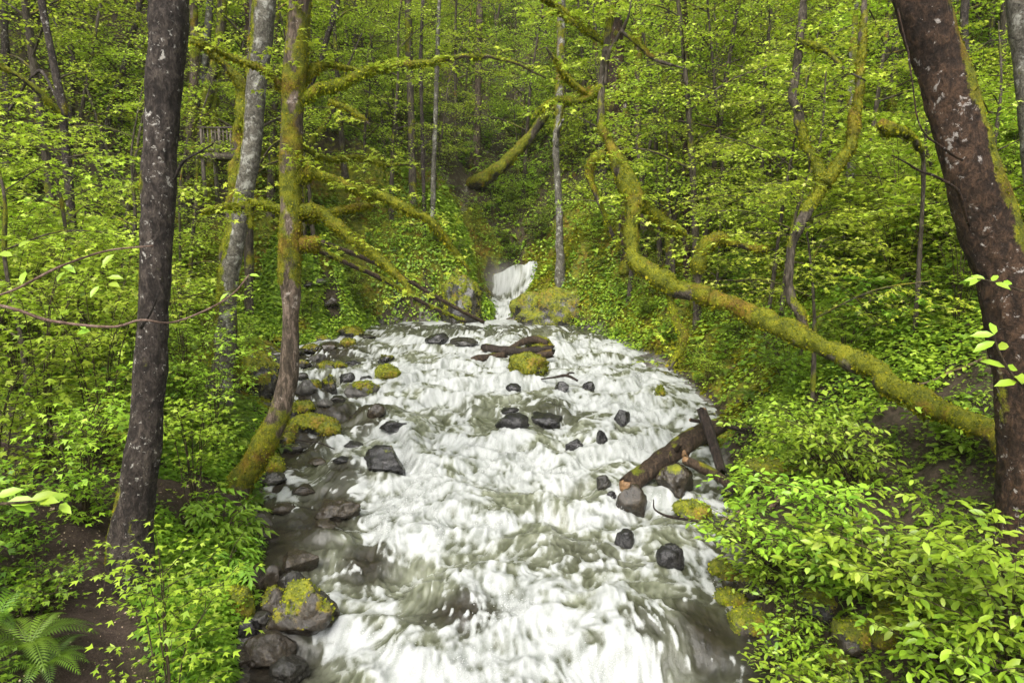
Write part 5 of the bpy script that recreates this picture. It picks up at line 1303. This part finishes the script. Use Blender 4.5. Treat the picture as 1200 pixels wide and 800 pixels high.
# elder on the left bank and herb carpet around it
for i, (px, py, h, sp, ls, lab) in enumerate([
    (262, 655, 1.05, .42, .40, 'elder with drooping toothed leaves at the edge of the left bank'),
    (232, 640, .95, .35, .36, 'smaller elder just left of the drooping one'),
    (262, 690, .7, .35, .34, 'low elder over the square mossy block')]):
    pl = Plant(np.random.default_rng(1700 + i)); p = hit(px, py); r_ = pl.rng
    for k in range(9):
        az = r_.uniform(0, 6.28); end = np.array([math.cos(az) * sp + .12, math.sin(az) * sp - .1, h * r_.uniform(.5, 1)])
        pp = catmull([[0, 0, -.1], end * [.4, .4, .65], end], 8); pl.mb_quick(pp, .009, .004, 5)
        for j in range(5):
            a2 = az + r_.normal() * 1.4; q = pp[min(7, 2 + j)]
            xd = np.array([[math.cos(a2), math.sin(a2), .25]]); pl.L.append((q[None], xd, np.array([[0, 0, 1.0]]) + r_.normal(size=(1, 3)) * .2, np.array([ls * r_.uniform(.7, 1.15)])))
    make_shrub('elder_bush', lab, 'shrub', p, pl, LEAF_ELDER, 'leaf_elder')

# ---- dead sticks and rotting branches lying on the banks
for i in range(34):
    while True:
        y = math.exp(rng.uniform(math.log(8), math.log(27))); x = y * rng.uniform(-.7, .75); d = float(dist_bank(x, y)); z = float(terr(x, y))
        if .3 < d < 5 and project(x, y, z)[1] < 760 and not (x < 0 and y < 12): break
    a = rng.uniform(0, PI); L = rng.uniform(.7, 2.4); r0 = rng.uniform(.012, .05); t_ = np.linspace(-.5, .5, 9)
    xs = x + np.cos(a) * t_ * L + np.cumsum(rng.normal(0, .02, 9)); ys = y + np.sin(a) * t_ * L
    zs = terr(xs, ys); zs = np.linspace(zs[0], zs[-1], 9) * .6 + zs * .4 + .05 + r0
    q, f, m, N = tube(catmull(np.stack([xs, ys, zs], -1), 26), np.linspace(r0, r0 * .5, 26), 8, .2, 3, i, .25, True, 0, .3, .01)
    mb = MB(); mb.add(q, f, moss=m); o = mb.build('fallen_branch', M['log' if i % 2 else 'twig'], None, (x, y, z))
    tag(o, 'one of the dead branches lying half hidden in the undergrowth of the banks', 'fallen branch', 'dead branches on the banks')

# ---- ferns
def fern_mesh(seed, nf=12, L=.75):
    r_ = np.random.default_rng(seed); mb = MB(); az = np.arange(nf) / nf * 2 * PI + r_.normal(size=nf) * .25
    xd = np.stack([np.cos(az), np.sin(az), r_.uniform(.15, .7, nf)], -1); nd = np.stack([-np.cos(az) * .3, -np.sin(az) * .3, np.ones(nf)], -1)
    put_leaves(mb, FROND, np.zeros((nf, 3)), xd, nd, L * r_.uniform(.6, 1.1, nf), rng=r_); return mb
FL = 'one of the sword ferns scattered over the banks'
fp = []
for k in range(3): fp.append(tag(fern_mesh(2000 + k).build('sword_fern', M['fern'], smooth=False), FL, 'fern', 'sword ferns on the banks'))
used = set()
for i, (px, py, s, lab) in enumerate([
    (35, 765, .95, 'large sword fern in the bottom left corner'), (-5, 740, .9, 'sword fern cut by the left frame edge near the bottom'),
    (55, 790, .7, 'smaller sword fern at the bottom left beside the big one'),
    (285, 500, .7, 'fern between the big mossy boulder and the curved trunk'), (262, 520, .7, 'fern left of the base of the curved trunk'), (235, 535, .6, 'fern by the path end beside the curved trunk'),
    (330, 530, .55, 'fern right of the base of the curved trunk'), (300, 590, .5, 'fern at the bank edge below the curved trunk'), (275, 560, .6, 'fern on the bank just below the curved trunk base'),
    (215, 520, .6, 'fern right behind the big dark trunk'), (850, 440, .8, 'fern on the right bank above the foam'), (880, 470, .8, 'fern under the reaching mossy trunk'), (930, 480, .8, 'second fern under the reaching mossy trunk, nearer the giant'),
    (820, 445, .7, 'fern at the right waterline'), (865, 400, .9, 'fern above the bank under the arching limb'), (790, 380, .8, 'fern on the mossy ridge under the reaching trunk'), (905, 430, .8, 'fern in the shade of the reaching trunk')]):
    h = hit(px, py); put(fp, used, i % 3, h + [0, 0, .03], i * 1.3, s, lab)
n = 0
while n < 90:
    y = math.exp(rng.uniform(math.log(12), math.log(40))); x = y * rng.uniform(-.8, .8)
    if avoid(x, y): continue
    z = float(terr(x, y)); px, py = project(x, y, z)
    if py < -20: continue
    c = put(fp, used, int(rng.integers(0, 3)), (x, y, z + .05), rng.uniform(0, 6.28), rng.uniform(.8, 1.5), FL); n += 1

# shrubs hanging on the left cliff and lining the wet banks
for i, (px, py, s) in enumerate([(440, 268, .8), (462, 250, .9), (490, 262, .8), (515, 285, .8), (535, 300, .7), (548, 322, .6), (500, 305, .7), (470, 300, .7), (525, 335, .55), (545, 350, .45),
    (450, 330, .6), (480, 340, .5), (420, 262, .8), (400, 270, .8), (430, 300, .6), (560, 262, .9), (600, 262, .9), (640, 268, .9), (590, 285, .7), (700, 320, .6), (730, 345, .6), (760, 370, .7), (790, 400, .7), (815, 425, .7), (745, 310, .8), (700, 290, .8),
    (830, 450, .6), (850, 420, .8), (620, 240, 1), (660, 250, 1), (580, 235, 1), (590, 305, .8), (602, 300, .7), (600, 240, 1), (570, 290, .7), (610, 320, .5), (770, 330, .8), (840, 380, .8), (870, 400, .8), (375, 340, .5), (350, 330, .7), (365, 300, .7), (390, 300, .6), (405, 325, .5), (385, 275, .8), (410, 350, .4), (540, 190, 1), (565, 170, 1.2), (520, 200, 1), (590, 150, 1.2), (550, 130, 1.2)]):
    h = hit(px, py); copy_tree(protos_slope[int(rng.choice([2, 5, 0]))], (h[0], h[1] + .1, h[2] - .08), rng.uniform(0, 6.28), s, SL)
for i, (px, py, Y, h, sp, nst, ls, lab) in enumerate([
    (12, 640, None, .9, .5, 9, .075, 'leafy clump at the left edge beside the path'),
    (-15, 690, None, 1.0, .5, 9, .08, 'darker leafy clump cut by the left edge above the ferns'),
    (40, 720, None, .5, .4, 8, .06, 'low leafy clump just above the bottom left fern')]):
    near_shrub(px, py, Y, 1560 + i, h, sp, nst, ls, lab, LEAF_TRI, 'leaf_herb')

# ---- undergrowth: countless small leaves over every bank (stuff)
def undergrowth(name, N, per, ylo, yhi, T, mat, seed, cond, base=.045, ks=.0034, rb=.14, kr=.014, hb=.10, kh=.018, rnd_shift=0.0, xr=.92, rootlog=True, uptilt=.45):
    r_ = np.random.default_rng(seed)
    y = np.exp(r_.uniform(math.log(ylo), math.log(yhi), N)); x = y * r_.uniform(-xr, xr, N)
    if callable(rootlog): x, y = rootlog(r_, N)
    k = cond(x, y, r_); x, y = x[k], y[k]; z = terr(x, y)
    d = .3; gx = (terr(x + d, y) - terr(x - d, y)) / (2 * d); gy = (terr(x, y + d) - terr(x, y - d)) / (2 * d)
    sn = norm(np.stack([-gx, -gy, np.ones_like(gx)], -1))
    n = len(x); R = (rb + kr * y) * r_.uniform(.5, 1.4, n); Hh = (hb + kh * y) * r_.uniform(.3, 1.5, n)
    a = r_.random((n, per)) * 2 * PI; u = np.sqrt(r_.random((n, per)))
    dx = np.cos(a) * u * R[:, None]; dy = np.sin(a) * u * R[:, None]
    h = Hh[:, None] * (1 - u ** 2) * r_.uniform(.35, 1.1, (n, per)) + .02
    X = x[:, None] + dx; Y = y[:, None] + dy
    Z = z[:, None] + gx[:, None] * dx + gy[:, None] * dy + h
    out = np.stack([np.cos(a) * u, np.sin(a) * u, np.zeros_like(u)], -1)
    nd = np.array([0, 0, 1.0]) + out * uptilt + sn[:, None] * .5 + r_.normal(size=(n, per, 3)) * .3
    xd = out + r_.normal(size=(n, per, 3)) * .5 + [0, 0, -.15]
    sz = (base + ks * Y) * r_.uniform(.55, 1.3, (n, per)) * np.exp(r_.normal(0, .3, (n, 1)))
    rn = np.clip(r_.normal(.45, .2, (n, 1)) + r_.normal(0, .13, (n, per)) + rnd_shift, 0, 1)
    mb = MB(); put_leaves(mb, T, np.stack([X, Y, Z], -1).reshape(-1, 3), xd.reshape(-1, 3), nd.reshape(-1, 3), sz.ravel(), rnd=rn.ravel(), rng=r_)
    o = mb.build(name, M[mat], smooth=False); tag(o, kind='stuff'); return o

def c_main(x, y, r_):
    d = dist_bank(x, y); patch = fbm(x * .45, y * .45, seed=61, o=3)
    k = (d > np.where(x > 0, .12, .5)) & ((y > 12.5) | (x > 0) | (path_d(x, y) > .8)) & (disc_mask(x, y, EARTH) < .35 * r_.random(len(x)) + .1)
    k &= ~((disc_mask(x, y, ROCKY) > .3) & (r_.random(len(x)) < .8))
    k &= r_.random(len(x)) < sst(.28, .5, patch) * .8 + .2
    k &= ~((d < 2.2) & (x < 0) & (y > 13.5) & (y < 24) & (r_.random(len(x)) < .85))
    k &= ~((d < 4) & (x > 0) & (y > 19) & (y < 33) & (r_.random(len(x)) < .45))
    k &= ~((d < 3.2) & (x > 0) & (y > 25.5) & (y < 32) & (r_.random(len(x)) < .8))
    return k
undergrowth('undergrowth', 36000, 18, 10.5, 85, LEAF_FAR, 'under', 71, c_main)
def c_near(x, y, r_):
    d = dist_bank(x, y)
    return (d > .3) & ((x > 0) | (path_d(x, y) > .62)) & (fbm(x * 1.1, y * 1.1, seed=63, o=2) > .40)
undergrowth('ground_cover', 4200, 22, 4.0, 12.5, LEAF_TRI, 'leaf_herb', 72, c_near, base=.05, ks=.001, rb=.16, kr=.0, hb=.22, kh=0, xr=1.1)
# lush bright herb mound between path and stream at lower left
def lush_pts(r_, N):
    c = [hit(*q)[:2] for q in ((250, 740), (262, 720), (245, 770), (160, 730), (200, 700), (240, 740), (190, 780), (140, 790), (230, 690), (255, 790), (245, 655), (215, 660), (270, 640))]
    k = r_.integers(0, len(c), N); q = np.array(c)[k] + r_.normal(size=(N, 2)) * .26; return q[:, 0], q[:, 1]
undergrowth('herb_carpet', 1300, 26, 3, 9, LEAF_TRI, 'leaf_herb', 73, lambda x, y, r_: (dist_bank(x, y) > -.05) & (path_d(x, y) > .55), base=.066, ks=0, rb=.14, kr=0, hb=.34, kh=0, rootlog=lush_pts, rnd_shift=.18)
# feathery green by the curved trunk
def lush2(r_, N):
    c = [hit(*q)[:2] for q in ((230, 520), (265, 500), (290, 520), (300, 575), (280, 600), (200, 540), (250, 550), (320, 530), (285, 480), (305, 590))]
    k = r_.integers(0, len(c), N); q = np.array(c)[k] + r_.normal(size=(N, 2)) * .32; return q[:, 0], q[:, 1]
undergrowth('bank_herbs', 900, 24, 8, 16, LEAF_TRI, 'leaf_herb', 74, lambda x, y, r_: (dist_bank(x, y) > .05) & (path_d(x, y) > .5), base=.065, ks=0, rb=.16, kr=0, hb=.22, kh=0, rootlog=lush2, rnd_shift=.12)
# moss fur on the ridge right of the fall and on the wet banks
def c_moss(x, y, r_):
    d = dist_bank(x, y); return (d > .12) & (d < 4.2) & (y > 13) & (fbm(x * 1.4, y * 1.4, seed=64, o=3) > .47) & (disc_mask(x, y, EARTH) < .3)
def mossy_pts(r_, N):
    y = r_.uniform(14, 34, N); xl, xr = edges(y); d = r_.uniform(0, 4.2, N); return np.where(r_.random(N) < .7, xr + d, xl - d), y
def cliff_pts(r_, N):
    y = r_.uniform(23.5, 31, N); xl, xr = edges(y); d = r_.uniform(-.1, 2.6, N); return np.where(r_.random(N) < .9, xl - d, xr + d), y
undergrowth('cliff_plants', 7500, 16, 20, 34, LEAF_FAR, 'under', 78, lambda x, y, r_: (fbm(x * .9, y * 1.2, seed=66, o=3) > .36) & (disc_mask(x, y, EARTH) < .3), base=.05, ks=.002, rb=.22, kr=.002, hb=.2, kh=.004, rootlog=cliff_pts, uptilt=.8)
undergrowth('moss_cover', 9000, 14, 13, 34, LEAF_FAR, 'mossleaf', 75, c_moss, base=.05, ks=.0016, rb=.16, kr=.004, hb=.05, kh=.002, rootlog=mossy_pts, uptilt=.9)
# leaf litter flecks and pebbles on the path
def c_path(x, y, r_): return path_d(x, y) < .7
def path_pts(r_, N): return r_.uniform(-9, -2.6, N), r_.uniform(4, 12.5, N)
undergrowth('leaf_litter', 2600, 3, 3, 13, LEAF_FAR, 'litter', 76, c_path, base=.012, ks=.0015, rb=.2, kr=0, hb=.03, kh=0, rootlog=path_pts)

# ---- near twigs entering from the left and right edges
def edge_twig(name, label, pts, leaves, mat='leaf_dog', smat='twig'):
    arr = wpath(pts, 0); o0 = arr[0, :3].copy(); e = thing(name, label, 'branch', o0)
    limb(e, o0, arr, M[smat], 'stem', 9, 7, .02, 0, .2, .08, tuft=False)
    r_ = np.random.default_rng(int(abs(pts[0][1])))
    for (px, py, Y, ln, ax, ay, tilt) in leaves:
        p = P(px, py, Y); s = ln * depth(px, py, Y) / F; mb = MB()
        put_leaves(mb, LEAF_EL, p[None], np.array([[ax, r_.normal() * .25, ay]]), np.array([[r_.normal() * .25, -.75 + tilt, .75 + tilt]]), [s], rnd=np.array([.55]))
        mb.build('leaf', M[mat], e, o0)
    return e
edge_twig('bare_twig', 'thin pale twig crossing in front of the big dark trunk from the left edge', [(-20, 353, 4, 3.0), (20, 363, 4, 3.0), (60, 376, 4, 3.05), (130, 383, 3.5, 3.1), (165, 375, 3, 3.1), (200, 378, 2.5, 3.2), (240, 364, 2.5, 3.3), (272, 345, 2, 3.35), (292, 322, 1.5, 3.4)],
          [(106, 388, 3.1, 20, -1, -.1, 0), (100, 386, 3.1, 16, -.8, .2, .2), (258, 352, 3.3, 12, .3, 1, -.2), (70, 342, 3, 0.1, 1, 0, 0), (292, 322, 3.4, 12, 1, .1, .1), (268, 346, 3.35, 12, 1, -.4, .1)])
edge_twig('bare_twig', 'thin twig above the crossing one, with white backed leaves', [(-20, 352, 3, 2.6), (20, 338, 3, 2.6), (60, 317, 3, 2.65), (95, 303, 2.5, 2.7), (130, 293, 2, 2.75), (180, 288, 1.5, 2.8)],
          [(76, 318, 2.7, 18, .1, -1, .2), (120, 312, 2.7, 20, .4, 1, -.2), (126, 325, 2.7, 18, 1, .4, 0), (116, 335, 2.7, 17, -.3, -1, 0), (128, 332, 2.7, 18, 1, -.4, .1), (74, 310, 2.7, 20, .6, -.9, .1), (15, 300, 2.6, 22, -1, .3, 0), (30, 318, 2.6, 20, .2, -1, .1), (22, 290, 2.6, 18, .2, 1, .1)])
edge_twig('leafy_twig', 'bright leafy twig tip poking in at the left edge above the path', [(-30, 590, 5, 2.3), (0, 590, 4, 2.3), (30, 588, 3, 2.3), (55, 585, 2.5, 2.35), (70, 590, 2, 2.35)],
          [(8, 588, 2.3, 32, 1, .5, 0), (14, 590, 2.3, 26, .9, -.6, .1), (35, 586, 2.3, 28, .8, .55, 0), (45, 587, 2.32, 28, 1, .1, .1), (70, 590, 2.35, 24, .7, -.9, .2), (-5, 582, 2.3, 28, .7, .9, 0), (55, 585, 2.35, 22, 1, .5, .1)], smat='stem')
edge_twig('leafy_twig', 'leafy twig in front of the leaning giant at the right edge', [(1230, 480, 4, 3.4), (1200, 455, 3, 3.4), (1180, 430, 3, 3.4), (1168, 405, 2.5, 3.4), (1165, 392, 2, 3.4)],
          [(1165, 392, 3.4, 24, -1, .5, 0), (1166, 400, 3.4, 26, -1, -.2, .1), (1170, 410, 3.4, 24, .9, .4, 0), (1178, 430, 3.4, 26, -.9, .5, .1), (1180, 432, 3.4, 24, .9, .3, 0), (1192, 447, 3.4, 26, -1, 0, .1), (1196, 452, 3.4, 22, .3, 1, .1), (1165, 392, 3.4, 22, .3, 1, 0), (1186, 440, 3.4, 22, .5, -1, .2)], smat='stem')
edge_twig('leafy_twig', 'small sprig of narrow leaves halfway up the leaning giant', [(1210, 345, 3, 4.2), (1180, 335, 2.5, 4.2), (1155, 328, 2, 4.2), (1145, 327, 1.5, 4.2)],
          [(1150, 328, 4.2, 18, -1, .2, 0), (1155, 328, 4.2, 16, -.8, .8, 0), (1162, 330, 4.2, 16, .5, 1, .1), (1166, 331, 4.2, 18, .5, -.8, .2), (1175, 333, 4.2, 18, .8, .4, 0), (1145, 327, 4.2, 16, -1, -.5, .1)], smat='stem')

# damp air between the slopes
def haze():
    mb = MB(); box(mb, np.array([0, 45.0, 25.0]), np.array([190.0, 150.0, 96.0])); t = NT('damp_air')
    v = t.n('ShaderNodeVolumePrincipled'); v.inputs['Color'].default_value = (.95, .95, .90, 1); v.inputs['Density'].default_value = .00025
    t.l(v.outputs[0], t.out.inputs['Volume']); tag(mb.build('haze', t.m, smooth=False), kind='stuff')
haze()
# ------------------------------------------------------------------ camera, light, colour
cam = bpy.data.cameras.new('camera'); cam.lens = 24; cam.sensor_width = 36; cam.clip_start = .05; cam.clip_end = 500
co = bpy.data.objects.new('camera', cam); C.objects.link(co); co.location = (0, 0, 0); co.rotation_euler = (rad(90) - PITCH, 0, 0)
sc = bpy.context.scene; sc.camera = co
w = bpy.data.worlds.new('World'); sc.world = w; w.use_nodes = True; nt = w.node_tree
bg = nt.nodes['Background']; sky = nt.nodes.new('ShaderNodeTexSky'); sky.sky_type = 'NISHITA'; sky.sun_disc = False
SUN_E, SUN_R = rad(52), rad(200)
sky.sun_elevation = SUN_E; sky.sun_rotation = SUN_R; sky.air_density = 1.0; sky.dust_density = 4.0
hs = nt.nodes.new('ShaderNodeHueSaturation'); hs.inputs['Saturation'].default_value = .22   # overcast: almost no blue
nt.links.new(sky.outputs['Color'], hs.inputs['Color']); nt.links.new(hs.outputs['Color'], bg.inputs['Color']); bg.inputs['Strength'].default_value = .15
sun = bpy.data.lights.new('sun', 'SUN'); sun.energy = 1.5; sun.angle = rad(35); sun.color = (1, .95, .86)
so = bpy.data.objects.new('sun', sun); C.objects.link(so)
from mathutils import Vector
sd = Vector((math.sin(SUN_R) * math.cos(SUN_E), math.cos(SUN_R) * math.cos(SUN_E), math.sin(SUN_E)))
so.rotation_euler = sd.to_track_quat('Z', 'Y').to_euler(); so.location = (0, 0, 40)
sc.view_settings.view_transform = 'Standard'; sc.view_settings.look = 'None'; sc.view_settings.gamma = 1; sc.view_settings.exposure = 1.28
cy = sc.cycles; cy.max_bounces = 6; cy.diffuse_bounces = 3; cy.glossy_bounces = 2; cy.transmission_bounces = 3; cy.transparent_max_bounces = 4; cy.volume_bounces = 3
cy.use_denoising = True; cy.sample_clamp_indirect = 4; cy.caustics_reflective = False; cy.caustics_refractive = False
try: cy.denoiser = 'OPENIMAGEDENOISE'; cy.denoising_input_passes = 'RGB_ALBEDO_NORMAL'; cy.denoising_prefilter = 'ACCURATE'
except Exception as ex: print(ex)
